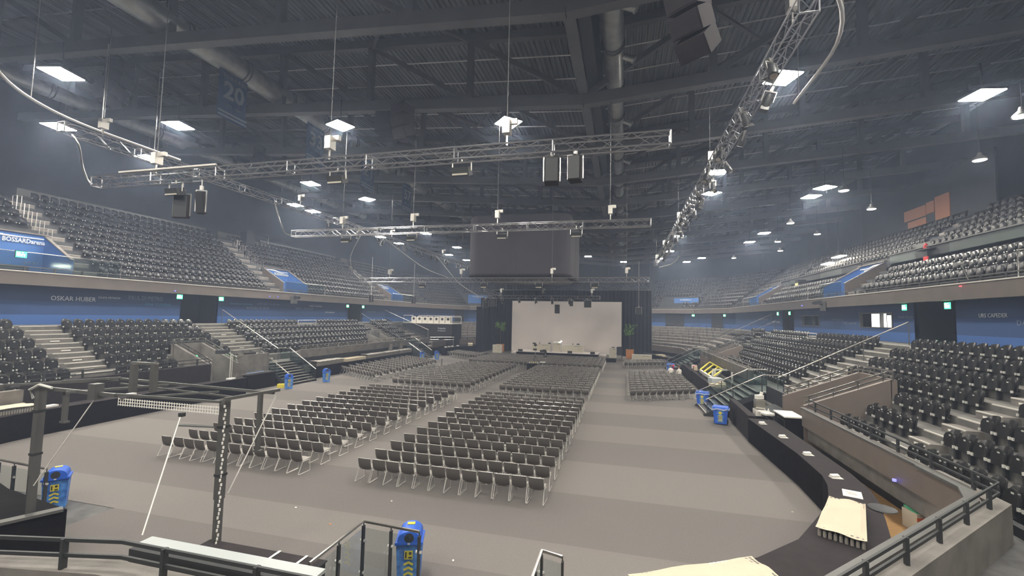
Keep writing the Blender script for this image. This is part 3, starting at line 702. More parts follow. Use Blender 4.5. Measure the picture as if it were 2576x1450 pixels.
# number banners
for i, (num, y0, y1, z0, z1, yr) in enumerate((('20', 19.3, 21.25, 16.8, 19.8, '1996 - 2002'), ('33', 26.5, 28.4, 16.85, 19.8, '1997 - 2006'), ('21', 33.4, 35.5, 16.9, 19.7, '1998 - 2009'), ('57', 40.8, 42.75, 16.65, 19.7, '2002 - 2012'))):
    t = thing('number_banner', 'dark blue hanging number banner, %s of the four, reading %s' % (('nearest', 'second nearest', 'third nearest', 'farthest')[i], {'20': 'twenty', '33': 'thirty-three', '21': 'twenty-one', '57': 'fifty-seven'}[num]), 'banner', (-22.5, (y0+y1)/2, z0))
    wv = MB(); n = 8; ww = y1-y0; hh = z1-z0
    vs = []; 
    for k in range(n+1):
        yy = -ww/2+ww*k/n; xx = .04*math.sin(k*1.3)
        vs += [(xx, yy, 0), (xx+.02, yy, 0), (xx+.02, yy, hh), (xx, yy, hh)]
    fs = []
    for k in range(n):
        for q in range(4): fs.append((4*k+q, 4*k+4+q, 4*k+4+(q+1) % 4, 4*k+(q+1) % 4))
    wv.add(vs, fs); part('cloth', wv, C_BANNER, t)
    st = MB(); st.box(.07, .08, -ww/2, ww/2, .08, .2).box(.07, .08, -ww/2, ww/2, .3, .42); part('white_stripes', st, C_BANT, t)
    text(num, ww*.72, hh*.36, C_BANT, t, (.09, 0, hh*.55), (PI/2, 0, PI/2), 'number', bold=.03)
    text(yr, ww*.6, .13, C_BANT, t, (.09, 0, hh*.27), (PI/2, 0, PI/2), 'lettering'); text('PLAYER NAME' if False else {'20': 'SCHNEIDER', '33': 'KESSLER', '21': 'CAMENZIND', '57': 'FISCHER'}[num], ww*.8, .2, C_BANT, t, (.09, 0, hh*.83), (PI/2, 0, PI/2), 'lettering')
    part('hanging_bar', MB().bar((0, -ww/2-.1, hh+.03), (0, ww/2+.1, hh+.03), .07).bar((0, -ww/2, hh), (.2, -ww/2, hh+1.1), .03).bar((0, ww/2, hh), (-.2, ww/2, hh+1.1), .03), C_STEELD, t)

# aluminium truss
def hung_truss(a, b, s, label, bay=.5, chord=.026, lace=.012, hoists=()):
    a = Vector(a); b = Vector(b); L = (b-a).length; t = thing('lighting_truss', label, 'truss', a, 0)
    d = (b-a).normalized(); sx = d.cross(Vector((0, 0, 1))).normalized()*s/2; sz = Vector((0, 0, s/2))
    cs = [-sx-sz, sx-sz, sx+sz, -sx+sz]
    for c in cs: part('chord', MB().tube([c, c+d*L], chord, 6), C_ALU, t, smooth=True)
    n = int(L/bay); lc = MB()
    for f in range(4):
        c0, c1 = cs[f], cs[(f+1) % 4]
        for i in range(n):
            p, q = (c0, c1) if i % 2 else (c1, c0); lc.tube([p+d*(i*L/n), q+d*((i+1)*L/n)], lace, 4, cap=False)
    part('lacing', lc, C_ALU, t, kind='stuff')
    fr = MB()
    for e in (0, L):
        for f in range(4): fr.tube([cs[f]+d*e, cs[(f+1) % 4]+d*e], chord, 5)
    k = 3.0
    while k < L-1:
        for f in range(4): fr.tube([cs[f]+d*k, cs[(f+1) % 4]+d*k], .02, 4)
        k += 3.0
    part('end_frame', fr, C_ALU, t, kind='stuff')
    for h in hoists:
        p = d*h+sz
        hb = MB().cbox(p+Vector((0, 0, .55)), (.22, .3, .42)).cbox(p+Vector((.12, .1, .75)), (.34, .12, .16)).tube([p, p+Vector((0, 0, .4))], .03, 5)
        part('chain_hoist', hb, C_RAIL, t)
        top = lb((a+d*h).x)-(a+d*h).z-.3
        part('chain', MB().tube([p+Vector((0, 0, .7)), Vector((p.x, p.y, top))], .014, 4), C_STEEL, t)
    return t
hung_truss((-20.0, 12.3, 10.57), (1.2, 12.3, 10.57), .36, 'nearest aluminium lighting truss spanning across the floor', hoists=(3, 10.5, 16.6))
hung_truss((-20.1, 23, 10.57), (1.3, 23, 10.57), .36, 'middle aluminium lighting truss crossing in front of the video cube', hoists=(3.5, 8.2, 13.3, 19.4))
hung_truss((-23.8, 36, 8.8), (1.9, 36, 8.8), .36, 'aluminium lighting truss passing just below the video cube', hoists=(3, 10, 18, 24))
hung_truss((-17.1, 50, 8.02), (-2.6, 50, 8.02), .34, 'short low aluminium truss in front of the white screen', hoists=(3, 8, 13.6))
hung_truss((4.1, 11, 13.0), (4.1, 62, 13.2), .42, 'long aluminium truss running away along the right side', hoists=(1, 12, 25, 38, 49))
hung_truss((-22.8, 12.6, 13.2), (-22.8, 66, 13.2), .42, 'long aluminium truss running away along the left side', hoists=(1.5, 14, 27, 40, 51))
hung_truss((-14.6, 45, 8.5), (-12.8, 45, 8.0), .3, 'short tilted piece of aluminium ladder truss by the curtain top', hoists=())
bt = MB().box(-18.6, -14.0, 12.1, 12.16, 10.8, 10.86)
solo('light_pipe', bt, C_NOSE, 'bright horizontal tube lying on the left end of the nearest truss', 'pipe')

def cable(pts, r, label, m=C_RAIL, n=5, cat='cable', name='cable'):
    P = [Vector(p) for p in pts]; out = []
    for i in range(len(P)-1):
        p0, p1, p2, p3 = P[max(i-1, 0)], P[i], P[i+1], P[min(i+2, len(P)-1)]
        for k in range(8):
            t = k/8; out.append(.5*((2*p1)+(p2-p0)*t+(2*p0-5*p1+4*p2-p3)*t*t+(3*p1-p0-3*p2+p3)*t**3))
    out.append(P[-1]); return solo(name, MB().tube(out, r, n), m, label, cat, smooth=True)
cable([(-20.0, 12.3, 10.5), (-20.5, 12.4, 10.6), (-21.3, 12.6, 11.3), (-22.0, 12.8, 12.4), (-22.8, 13, 13)], .035, 'pale cable curving up from the left end of the nearest truss')
cable([(-20.1, 23, 10.5), (-20.9, 23.2, 10.7), (-21.7, 23.6, 11.5), (-22.6, 24, 13)], .035, 'pale cable curving up from the left end of the middle truss')
cable([(-23.8, 36, 8.9), (-24.6, 36, 9.6), (-24.6, 35.5, 11), (-23.2, 35, 13)], .035, 'pale cable curving up from the left end of the truss below the cube')
cable([(-17.1, 50, 8.2), (-19.4, 50, 9.6), (-21.2, 50, 11.5), (-22.6, 50, 13.1)], .035, 'pale cable curving up from the short low truss')
cable([(-15, 36, 9), (-17.5, 36.5, 9.9), (-20, 37, 11.4), (-22.4, 37.5, 13)], .03, 'pale cable looping left of the video cube')
# curtain rail: pale curved tube
def arc(cx, cy, r, a0, a1, z, n=14): return [(cx+r*math.cos(math.radians(a0+(a1-a0)*i/n)), cy+r*math.sin(math.radians(a0+(a1-a0)*i/n)), z) for i in range(n+1)]
Z = 14.5
t = thing('curtain_rail', 'thin bright curved curtain rail sweeping down the left side under the roof', 'rail', (-25.4, 14, Z))
part('rail', MB().tube([(-25.42, 19.7, Z), (-25.41, 16.3, Z)]+arc(-18.9, 15.8, 6.5, 180, 250, Z), .06, 6), C_NOSE, t, world=True, smooth=True)
for y, x in ((18.2, -25.4), (15.6, -25.35), (12.5, -24.6)): part('hanger', MB().tube([(x, y, Z), (x, y, lb(x))], .02, 4), C_RAIL, t, world=True)
t = thing('curtain_rail', 'thin bright curved curtain rail sweeping down the right side under the roof', 'rail', (6.6, 14, Z))
part('rail', MB().tube([(6.62, 19.4, Z), (6.62, 17.3, Z)]+arc(.1, 16.6, 6.5, 0, -75, Z), .06, 6), C_NOSE, t, world=True, smooth=True)
for y, x in ((18.9, 6.62), (13.8, 6.0)): part('hanger', MB().tube([(x, y, Z), (x, y, lb(x))], .02, 4), C_RAIL, t, world=True)
t = thing('curtain_rail', 'short bright curved rail end low at the far end of the right truss', 'rail', (5.5, 60, 13))
part('rail', MB().tube([(6.4, 56, 13.4), (6.4, 58, 13.2), (5.9, 60, 12.9), (4.6, 61.5, 12.7)], .06, 6), C_NOSE, t, world=True, smooth=True)

# black cabinets in the roof
def speaker_cluster(loc, n, rz, tilt, label, w_=1.1, h_=.42, d_=.7, m=C_STEELD):
    t = thing('speaker_array', label, 'loudspeaker', loc, rz)
    z = 0; y = 0
    for i in range(n):
        a = tilt*i; mb = MB().cbox((0, 0, 0), (w_, d_, h_-.02)); mb.cbox((0, d_/2+.005, 0), (w_*.9, .02, h_*.8))
        o = part('cabinet', mb, m, t); o.location = (0, -y, z); o.rotation_euler = (-a, 0, 0)
        z -= h_*math.cos(a); y += h_*math.sin(a)*1.0
    part('rigging_frame', MB().box(-w_/2, w_/2, -.3, .3, .25, .33).tube([(0, 0, .3), (0, 0, lb(loc[0])-loc[2])], .03, 5), C_STEELD, t)
    return t
speaker_cluster((1.35, 10.4, 14.15), 5, PI*.80, .2, 'curved black loudspeaker array hanging top right near the long truss', w_=.75, h_=.5, d_=.75, m=C_TOP)
t = speaker_cluster((-12.4, 22.2, 17.4), 3, PI*.9, .25, 'pair of black loudspeaker blocks hung under the second roof truss', w_=1.0, h_=.6, d_=.9, m=C_TOP)
part('cabinet', MB().cbox((1.2, .2, -.6), (.9, .9, 1.2), rz=.5), C_TOP, t)
speaker_cluster((-27.2, 17.4, 19.0), 4, -PI*.35, .35, 'large dark loudspeaker cluster high on the left near the first lamp', w_=1.2, h_=.6, d_=.8, m=C_TOP)
speaker_cluster((-30.8, 31, 19.6), 3, -PI*.4, .2, 'dark loudspeaker block high on the left beyond the banners', w_=1.3, h_=.5, d_=.8, m=C_TOP)
def box_speaker(x, y, z, w_, h_, d_, rz, label, top, tilt=0):
    t = thing('loudspeaker', label, 'loudspeaker', (x, y, z), rz)
    part('cabinet', MB().cbox((0, 0, h_/2), (w_, d_, h_), rx=tilt), C_TOP, t)
    part('grille', MB().cbox((0, -d_/2-.012, h_/2), (w_*.88, .02, h_*.93), rx=tilt), C_STEELD, t)
    part('bracket', MB().bar((-w_/2-.04, 0, h_*.1), (-w_/2-.04, 0, h_+.06), .03).bar((w_/2+.04, 0, h_*.1), (w_/2+.04, 0, h_+.06), .03).bar((-w_/2-.05, 0, h_+.06), (w_/2+.05, 0, h_+.06), .04, .03), C_RAIL, t)
    part('clamp', MB().cbox((0, 0, h_+.15), (.09, .12, .16)).tube([(0, 0, h_+.1), (0, 0, top-z)], .018, 5), C_CHROME, t)
box_speaker(-2.04, 12.35, 9.52, .4, .72, .42, .12, 'left of two black box speakers under the nearest truss', 10.45)
box_speaker(-1.36, 12.35, 9.56, .36, .7, .4, -.1, 'right of two black box speakers under the nearest truss', 10.45)
box_speaker(-7.4, 50, 6.17, .5, 1.0, .45, 0, 'tall black box speaker hanging in front of the white screen', 7.9)
box_speaker(-5.8, 50, 7.03, .38, .6, .4, .1, 'small black box speaker hanging right of the tall one', 7.9)
box_speaker(-3.95, 50, 6.9, .75, .75, .5, 0, 'wide black box speaker under the right end of the short truss', 7.9)
box_speaker(1.8, 57, 6.26, .65, .85, .5, 0, 'black box speaker hanging in front of the right black curtain', 13)
box_speaker(-15.2, 50.4, 6.8, .7, .95, .6, .1, 'black box speaker under the left end of the short truss', 7.9)
box_speaker(-16.2, 50.6, 6.6, .6, 1.0, .5, .3, 'outermost black box speaker left of the screen', 7.9)
box_speaker(-31.4, 50, 7.2, .55, .9, .5, -.9, 'black box speaker hanging before the left balcony', 13, .1)
box_speaker(-29.0, 57, 7.3, .5, .95, .5, -.9, 'slim black box speaker hanging further along the left balcony', 13)
box_speaker(-15.9, 12.5, 9.05, .55, .85, .12, .25, 'flat grey panel speaker hanging under the left part of the nearest truss', 10.4)
box_speaker(-14.9, 12.4, 9.15, .25, .8, .2, .5, 'narrow tilted grey panel below the left part of the nearest truss', 10.4, .35)
def flood(x, y, z, label, w_=.55, rz=0, tilt=.35):
    t = thing('flood_light', label, 'stage light', (x, y, z), rz)
    part('housing', MB().cbox((0, 0, -.3), (w_, .32, .26), rx=tilt), C_STEELD, t)
    part('lens_panel', MB().cbox((0, -.1, -.42), (w_*.85, .2, .05), rx=tilt), C_OFFW, t)
    part('yoke', MB().bar((-w_/2-.03, 0, -.3), (-w_/2-.03, 0, -.02), .03).bar((w_/2+.03, 0, -.3), (w_/2+.03, 0, -.02), .03).bar((-w_/2-.04, 0, -.02), (w_/2+.04, 0, -.02), .03).bar((0, 0, -.02), (0, 0, .14), .04), C_RAIL, t)
for x, y, z, l in ((-9.15, 12.3, 10.35, 'flood light under the nearest truss below the second lamp row'), (-16.0, 12.3, 10.3, 'flood light under the left part of the nearest truss'), (-4.8, 12.3, 10.35, 'flood light under the nearest truss left of the two speakers'),
        (-16.3, 23, 10.4, 'flood light near the left end of the middle truss'), (-11.95, 23, 10.4, 'second flood light from the left on the middle truss'), (-6.5, 23, 10.38, 'flood light on the middle truss in front of the video cube'), (-2.45, 23, 10.38, 'rightmost flood light on the middle truss'),
        (-17.5, 36, 8.6, 'leftmost flood light on the truss below the cube'), (-11.7, 36, 8.6, 'second flood light on the truss below the cube'), (-6.9, 36, 8.6, 'third flood light on the truss below the cube'), (-2.3, 36, 8.6, 'rightmost flood light on the truss below the cube')):
    flood(x, y, z, l)
def spot(x, y, z, rz, tilt, me_):
    t = thing('stage_spotlight', 'x', 'stage light', (x, y, z), rz, me_)
    return t
sp = thing('stage_spotlight', 'x', 'stage light', (4.1, 13, 12.75), 0, 'spotlights along the right long truss')
part('body', MB().lathe([(.09, -.22), (.13, -.2), (.13, .1), (.09, .2)], n=12), C_STEELD, sp, smooth=True).location = (0, 0, -.28)
part('lens', MB().lathe([(.1, -.235), (.1, -.22)], n=12), C_RAIL, sp).location = (0, 0, -.28)
part('yoke', MB().bar((-.17, 0, -.3), (-.17, 0, 0), .03, .05).bar((.17, 0, -.3), (.17, 0, 0), .03, .05).bar((-.18, 0, 0), (.18, 0, 0), .05, .03).cbox((0, 0, .08), (.1, .08, .16)), C_RAIL, sp)
part('barn_door', MB().cbox((.0, .13, -.52), (.24, .01, .14), rx=.5).cbox((.0, -.13, -.52), (.24, .01, .14), rx=-.5), C_STEEL, sp)
rec = snap(sp); k = 0
for i in range(26):
    y = 13+i*1.55+R.uniform(-.3, .3); x = 4.1+(.25 if i % 2 else -.25)
    o = sp if i == 0 else dup(rec, (x, y, 12.72), 0)
    o.location = (x, y, 12.72); o.rotation_euler = (R.uniform(-.5, .5), R.uniform(-.4, .4), R.uniform(0, 6))
    o['label'] = 'black stage spotlight under the right long truss, %s from its near end' % ORD[i+1]
for i in range(16):
    y = 30+i*2.1+R.uniform(-.3, .3); x = -22.8+(.25 if i % 2 else -.25)
    o = dup(rec, (x, y, 12.92), 0, group='spotlights along the left long truss'); o.rotation_euler = (R.uniform(-.5, .5), R.uniform(-.4, .4), R.uniform(0, 6))
    o['label'] = 'black stage spotlight under the left long truss, %s from its near end' % ORD[i+1]
for i in range(7):
    o = dup(rec, (-16+i*2.0, 50.0, 7.82), 0, group='spotlights along the short low truss'); o.rotation_euler = (R.uniform(-.5, .5), 0, R.uniform(0, 6))
    o['label'] = 'small stage spotlight on the short low truss, %s from the left' % ORD[i+1]

# video cube
cu = thing('video_cube', 'big dark four-sided video cube with rounded corners hanging over the floor', 'video cube', (-9.35, 42.7, 9.25))
def rrect(hw, r, n=8):
    P = []
    for cx, cy, a0 in ((hw-r, hw-r, 0), (-hw+r, hw-r, 90), (-hw+r, -hw+r, 180), (hw-r, -hw+r, 270)):
        for i in range(n+1): a = math.radians(a0+90*i/n); P.append((cx+r*math.cos(a), cy+r*math.sin(a)))
    return P
P = rrect(4.75, 1.1); part('screen_wrap', MB().prism(P, .25, 5.6), C_LED, cu)
part('bottom_rim', MB().prism(rrect(4.82, 1.15), .12, .27), C_TOP, cu); part('top_rim', MB().prism(rrect(4.6, 1.1), 5.6, 5.7), C_STEELD, cu)
part('underside', MB().prism(rrect(4.2, 1.6), 0.0, .13), mat('cube_underside', (.09, .085, .09), .5), cu)
lt = MB()
for i in range(16): a = 2*PI*i/16; lt.bar((math.cos(a)*.3, math.sin(a)*.3, -.05), (math.cos(a)*1.6, math.sin(a)*1.6, -.05), .05)
part('radial_frame', lt, C_ALU, cu)
for x, y in ((-3, -3), (3, -3), (3, 3), (-3, 3)): part('suspension', MB().tube([(x, y, 5.7), (x, y, lb(-9.35+x)-9.25)], .03, 5), C_STEELD, cu)
for s in range(4):
    mb = MB().cbox((0, -4.765, 2.9), (.012, .012, 5.2)); o = part('panel_seam', mb, C_STEELD, cu); o.rotation_euler = (0, 0, s*PI/2+.0)

# ================================================================ CHAIRS ON THE FLOOR
def chair_back(nx=4, nz=3):
    mb = MB(); vs = []
    for s in (0, 1):
        for j in range(nz+1):
            for i in range(nx+1):
                u = i/nx*2-1; t = j/nz; x = u*(.225+.006*t); z = .375+.395*t; y = .085-.11*t-.03*math.sin(PI*t)+.03*(u*u)-.012+(.03 if t < .15 else 0)
                vs.append((x, y+.018*s, z))
    N = (nx+1)*(nz+1); fs = []
    for j in range(nz):
        for i in range(nx):
            a = j*(nx+1)+i; fs.append((a, a+1, a+nx+2, a+nx+1)); fs.append((N+a, N+a+nx+1, N+a+nx+2, N+a+1))
    for i in range(nx): fs.append((i+1, i, N+i, N+i+1)); a = nz*(nx+1)+i; fs.append((a, a+1, N+a+1, N+a))
    for j in range(nz): a = j*(nx+1); fs.append((a, a+nx+1, N+a+nx+1, N+a)); b = a+nx; fs.append((b+nx+1, b, N+b, N+b+nx+1))
    return mb.add(vs, fs)
def chair_frame():
    mb = MB(); pts = []
    for t in (0, .5, 1): pts.append((-.237, .095-.10*t-.02*math.sin(PI*t), .39+.385*t))
    pts += [(0, -.025, .782)]
    for t in (1, .5, 0): pts.append((.237, .095-.10*t-.02*math.sin(PI*t), .39+.385*t))
    return mb.tube(pts, .011, 4)
def chair_seat(): return MB().cbox((0, .30, .425), (.44, .43, .03), rx=.04).cbox((0, .3, .405), (.3, .36, .02))
def chair_leg(s, n=5):
    x = s*.25
    return MB().tube([(s*.235, .38, .41), (x, .42, .38), (x, .45, .03), (x, .43, .014), (x, -.11, .014), (x, -.13, .03), (x*.97, .07, .40), (s*.235, .13, .41), (s*.235, .36, .408)], .0125, n)
ch = thing('conference_chair', 'x', 'chair', (0, 0, 0), 0)
part('backrest', chair_back(6, 5), C_MESH, ch, smooth=True); part('back_frame', chair_frame(), C_CHROME, ch, smooth=True)
part('seat', chair_seat(), C_PAN, ch)
for s in (-1, 1): part('sled_leg', chair_leg(s, 6), C_CHROME, ch, smooth=True)
rec = snap(ch)
low = MB(); low.c = 0; low.merge(chair_back(3, 2)); q = chair_frame(); q.m = [1]*len(q.f); low.merge(q); q = chair_seat(); q.m = [2]*len(q.f); low.merge(q)
for s in (-1, 1): q = chair_leg(s, 4); q.m = [1]*len(q.f); low.merge(q)
ind = []; stuff = {}
def block(name, xs, ys_, key):
    for r, y in enumerate(ys_):
        for c, x in enumerate(xs): ind.append((y, key, r, c, x))
xa = [-17.1+.539*i for i in range(12)]; xb = [-8.5+.539*i for i in range(12)]
for r in range(14):
    y = 13.5+1.1*r
    for nm, xs in (('left', xa), ('right', xb)):
        for c, x in enumerate(xs): ind.append((y, nm, r, c, x))
ind.sort(key=lambda q: (q[0], q[1], q[3])); first = True
rest = []
for i, (y, nm, r, c, x) in enumerate(ind):
    x += R.uniform(-.02, .02); y += R.uniform(-.03, .03); rz = R.uniform(-.035, .035)
    if i >= 300: rest.append((x, y, 0, rz)); continue
    lab = 'grey mesh-back chair, front %s block, row %s, %s from its left end' % (nm, ['one (nearest)', 'two', 'three', 'four', 'five', 'six', 'seven', 'eight', 'nine', 'ten', 'eleven', 'twelve', 'thirteen'][r], ORD[c+1])
    if first: ch.location = (x, y, 0); ch.rotation_euler = (0, 0, rz); ch['label'] = lab; ch['group'] = 'conference chairs of the front blocks'; first = False
    else: dup(rec, (x, y, 0), rz, lab, 'conference chairs of the front blocks')
for r in range(14):                     # second pair of blocks
    for x in xa+xb: rest.append((x+R.uniform(-.02, .02), 30.95+1.1*r+R.uniform(-.03, .03), 0, R.uniform(-.03, .03)))
for r in range(9):                      # third block before the stage
    for i in range(28):
        x = -17.0+.539*i
        if r == 0 and -10.2 < x < -8.4: continue
        rest.append((x, 48.05+1.12*r+R.uniform(-.03, .03), 0, R.uniform(-.03, .03)))
def slant(x0, y0, n, rows, ang, pitch, sgn=1):
    a = math.radians(ang); ux, uy = math.cos(a), math.sin(a)
    for r in range(rows):
        for i in range(n): rest.append((x0+ux*.54*i*sgn, y0+uy*.54*i*sgn+pitch*r, 0, a+R.uniform(-.03, .03)))
slant(-20.3, 33.1, 12, 12, -31, 1.13, -1); slant(-18.2, 53.4, 12, 4, -32, 1.1, -1)
slant(.65, 31.9, 10, 12, 30, 1.1); slant(.3, 52.5, 11, 4, 30, 1.1)
# keep the seats of the two people free of nothing: their chairs stay
tiled('conference_chairs', low, [C_MESH, C_CHROME, C_PAN], rest, 'rows of grey mesh-back conference chairs filling the floor up to the stage', 'chairs', smooth=False)
o = solo('folded_chair', MB().cbox((-19.55, 45.7, .45), (.05, .5, .85), rz=.3), C_MESH, 'single dark chair standing side-on at the end of the left slanted rows', 'chair')

# ================================================================ TRIBUNE SEATS
def shell(w0, w1, z0, z1, y0, y1, th, nx, nz, curve, arch, lip=0):
    mb = MB(); vs = []
    for s in (0, 1):
        for j in range(nz+1):
            t = j/nz
            for i in range(nx+1):
                u = i/nx*2-1; ww = (w0+(w1-w0)*t)/2
                if arch and t > .6: ww *= 1-.22*((t-.6)/.4)**2
                z = z0+(z1-z0)*t-(arch*u*u*t*t if arch else 0); y = y0+(y1-y0)*t+curve*u*u+(lip if t == 1 else 0)
                vs.append((u*ww, y-th*s, z))
    N = (nx+1)*(nz+1); fs = []
    for j in range(nz):
        for i in range(nx):
            a = j*(nx+1)+i; fs.append((a, a+nx+1, a+nx+2, a+1)); fs.append((N+a, N+a+1, N+a+nx+2, N+a+nx+1))
    for i in range(nx): fs.append((i, i+1, N+i+1, N+i)); a = nz*(nx+1)+i; fs.append((a+1, a, N+a, N+a+1))
    for j in range(nz): a = j*(nx+1); fs.append((a+nx+1, a, N+a, N+a+nx+1)); b = a+nx; fs.append((b, b+nx+1, N+b+nx+1, N+b))
    return mb.add(vs, fs)
def s_back(nx=6, nz=4): return shell(.50, .50, .42, .87, .02, -.06, .045, nx, nz, .07, .05, -.03)
def s_pan(nx=6, nz=4): return shell(.46, .46, .34, .79, .17, .13, .05, nx, nz, .03, .07)
def s_clips(): return MB().cbox((-.235, .2, .40), (.055, .05, .08)).cbox((.235, .2, .40), (.055, .05, .08)).cbox((0, .142, .69), (.075, .012, .04), rx=-.08)
def s_brk(): return MB().cbox((0, .06, .36), (.5, .1, .06)).cbox((0, 0, .2), (.08, .1, .4))
st = thing('tribune_seat', 'x', 'seat', (0, 0, 0), 0)
part('backrest', s_back(), C_SEAT, st, smooth=True); part('folded_seat', s_pan(), C_SEAT, st, smooth=True)
[part('clip', MB().cbox((x_, .2, .40), (.055, .05, .08)), C_CLIP, st) for x_ in (-.235, .235)]; part('number_tag', MB().cbox((0, .142, .69), (.075, .012, .04), rx=-.08), C_CLIP, st); part('bracket', s_brk(), C_STEELD, st)
srec = snap(st)
slow = MB(); slow.merge(s_back(2, 2)); slow.merge(s_pan(2, 2)); q = s_clips(); q.m = [1]*len(q.f); slow.merge(q); slow.merge(MB().cbox((0, .04, .2), (.1, .1, .4)))
sfar = MB(); sfar.merge(s_back(2, 1)); sfar.merge(s_pan(2, 1)); q = MB().cbox((-.22, .2, .4), (.05, .03, .06)).cbox((.22, .2, .4), (.05, .03, .06)); q.m = [1]*len(q.f); sfar.merge(q)
LOWB = {1: [('nearest block', 10.9, 17.05), ('second block', 18.35, 27.35), ('third block', 30.5, 49.7), ('last block', 52.1, 57.2)],
        -1: [('nearest block', 12.2, 17.3), ('second block', 19.15, 27.95), ('third block', 30.7, 49.9), ('last block', 52.8, 57.2)]}
cand = []
for side in (1, -1):
    for bn, y0, y1 in LOWB[side]:
        for k in range(7):
            if k >= (6 if side > 0 else 5) and y0 > 30: continue
            n = int((y1-y0)/.6+.01)
            for i in range(n):
                y = y0+.3+.6*i
                if k >= 4:
                    if any(a-.45 < y < b+.25 for a, b in VOM[side]): continue
                    if side > 0 and 24.8 < y < 28.5: continue
                if k == 6 and side < 0 and y > 25.5: continue
                if k == 0 and y0 > 30 and y1 < 50 and ((38.9 < y < 42.3) if side < 0 else (38.9 < y < 40.9)): continue
                p = (SX(side, 7.1-.955*k), y, tread_z(k))
                cand.append((math.dist(p, (0, 0, H)) if in_view(p, 120) else 900, side, bn, k, i, p))
cand.sort(key=lambda c: c[0]); RW = ['top row', 'second row from the top', 'third row from the top', 'fourth row from the top', 'fifth row from the top', 'sixth row from the top', 'bottom row']
lo = []
for j, (d, side, bn, k, i, p) in enumerate(cand):
    rz = PI/2 if side > 0 else -PI/2
    if j >= 300: lo.append((*p, rz)); continue
    lab = 'folded black seat, %s lower stand, %s, %s, %s seat' % ('right' if side > 0 else 'left', bn, RW[k], ORD[i+1])
    if j == 0: st.location = p; st.rotation_euler = (0, 0, rz); st['label'] = lab; st['group'] = 'folded seats of the lower stands'
    else: dup(srec, p, rz, lab, 'folded seats of the lower stands')
up = []
for sd in (1, -1):
    for k in range(10):
        x = UX(sd, .8+.85*k)
        if sd > 0 and k in (3, 4): rng = cut(60.5, 75, UAIS+PORT)
        else:
            h = list(UAIS)
            if k < 4: h += PORT
            elif k == 4: h += [(a, b) for a, b in PORT]
            rng = cut(4 if sd > 0 else 8, 75, h)
        for a, b in rng:
            n = int((b-a-.05)/.6)
            for i in range(n): up.append((x, a+(b-a-n*.6)/2+.3+.6*i, uz(k), PI/2 if sd > 0 else -PI/2))
for k in range(10):
    Q = offset(P_UP, .8+.85*k)
    for s in (1, 2, 3, 4, 5):
        a, b = Q[s], Q[s+1]; L = math.dist(a, b); n = int((L-.9)/.6); rz = math.atan2(b[1]-a[1], b[0]-a[0])
        for i in range(n):
            t = ((L-n*.6)/2+.3+.6*i)/L; x, y = a[0]+(b[0]-a[0])*t, a[1]+(b[1]-a[1])*t
            if s == 3 and (i % 16) in (7, 8): continue
            if k < 4 and ((s == 2 and .3 < t < .75) or (s == 4 and .45 < t < .98)): continue
            if s in (2, 4) and (i % 13) == 2: continue
            up.append((x, y, uz(k), rz))
tiled('tribune_seats', slow, [C_SEAT, C_CLIP], lo, 'remaining folded black seats of both lower stands, farther along', 'seats')
tiled('tribune_seats', sfar, [mat('seat_plastic_far', (.016, .016, .017), .38), C_CLIP], up, 'folded black seats filling the upper stands above the balcony', 'seats')

# handrails in the stands
def aisle_rail(side, y, d0, d1, label, z0=None, m=C_RAIL, f=SX, slope=None):
    t = thing('stair_handrail', label, 'handrail', (f(side, d0), y, 0)); r = MB()
    z = lambda d: 1.6+(d-1.5)*.52 if f is SX else 7.75+(d-.8)*.74
    a = (f(side, d0), y, z(d0)+1.0); b = (f(side, d1), y, z(d1)+1.0)
    r.tube([a, b], .03, 6); part('top_rail', r, m, t, world=True)
    n = max(2, int(abs(d1-d0)/1.9)+1)
    for i in range(n):
        d = d0+(d1-d0)*i/(n-1); part('post', MB().tube([(f(side, d), y, z(d)-.3), (f(side, d), y, z(d)+1.0)], .025, 5), C_STEEL, t, world=True)
aisle_rail(1, 28.9, 1.2, 7.7, 'long sloping handrail up the wide stair of the right lower stand')
aisle_rail(-1, 30.7, 1.6, 7.6, 'long sloping handrail up the second stair of the left lower stand')
aisle_rail(1, 50.9, 1.2, 7.7, 'sloping handrail up the farther stair of the right lower stand', m=C_STEEL)
aisle_rail(1, 57.3, .6, 9.3, 'long sloping handrail between right seats and far terraces', m=C_RAIL)
aisle_rail(1, 59.5, .6, 6.5, 'dark sloping handrail over the far right terrace steps', m=C_STEEL)
aisle_rail(-1, 51.4, 1.6, 7.6, 'sloping handrail up the farther stair of the left lower stand', m=C_STEEL)
for sd, y, s in ((-1, 20.95, 'left upper aisle beside the nearest portal'), (-1, 39.3, 'left upper aisle beside the middle portal')):
    for k in range(4, 9):
        t = MB(); x = UX(sd, ud(k)[0]); z = uz(k)
        t.tube([(x, y, z-.3), (x, y, z+.75), (x-.45*1, y, z+.75), (x-.45, y, z)], .02, 5); t.tube([(x, y+.25, z-.3), (x, y+.25, z+.75), (x-.45, y+.25, z+.75), (x-.45, y+.25, z)], .02, 5)
        solo('hoop_rail', t, C_RAIL, 'small hoop rail on the %s, %s one up' % (s, ORD[k-3]), 'handrail', 'hoop rails in the upper aisles')
for i, (side, y0, y1) in enumerate(((-1, 39.2, 42.0), (1, 39.0, 40.8))):
    t = MB(); x = SX(side, 7.0); [t.tube(q, .03, 5) for q in ([(x, y0, 4.1), (x, y0, 4.85), (x, y1, 4.85), (x, y1, 4.1)], [(x, y0, 4.45), (x, y1, 4.45)])]
    solo('white_barrier', t, C_WHITE, 'white rectangular barrier frame in the top row gap of the %s lower stand' % ('left', 'right')[i], 'barrier')

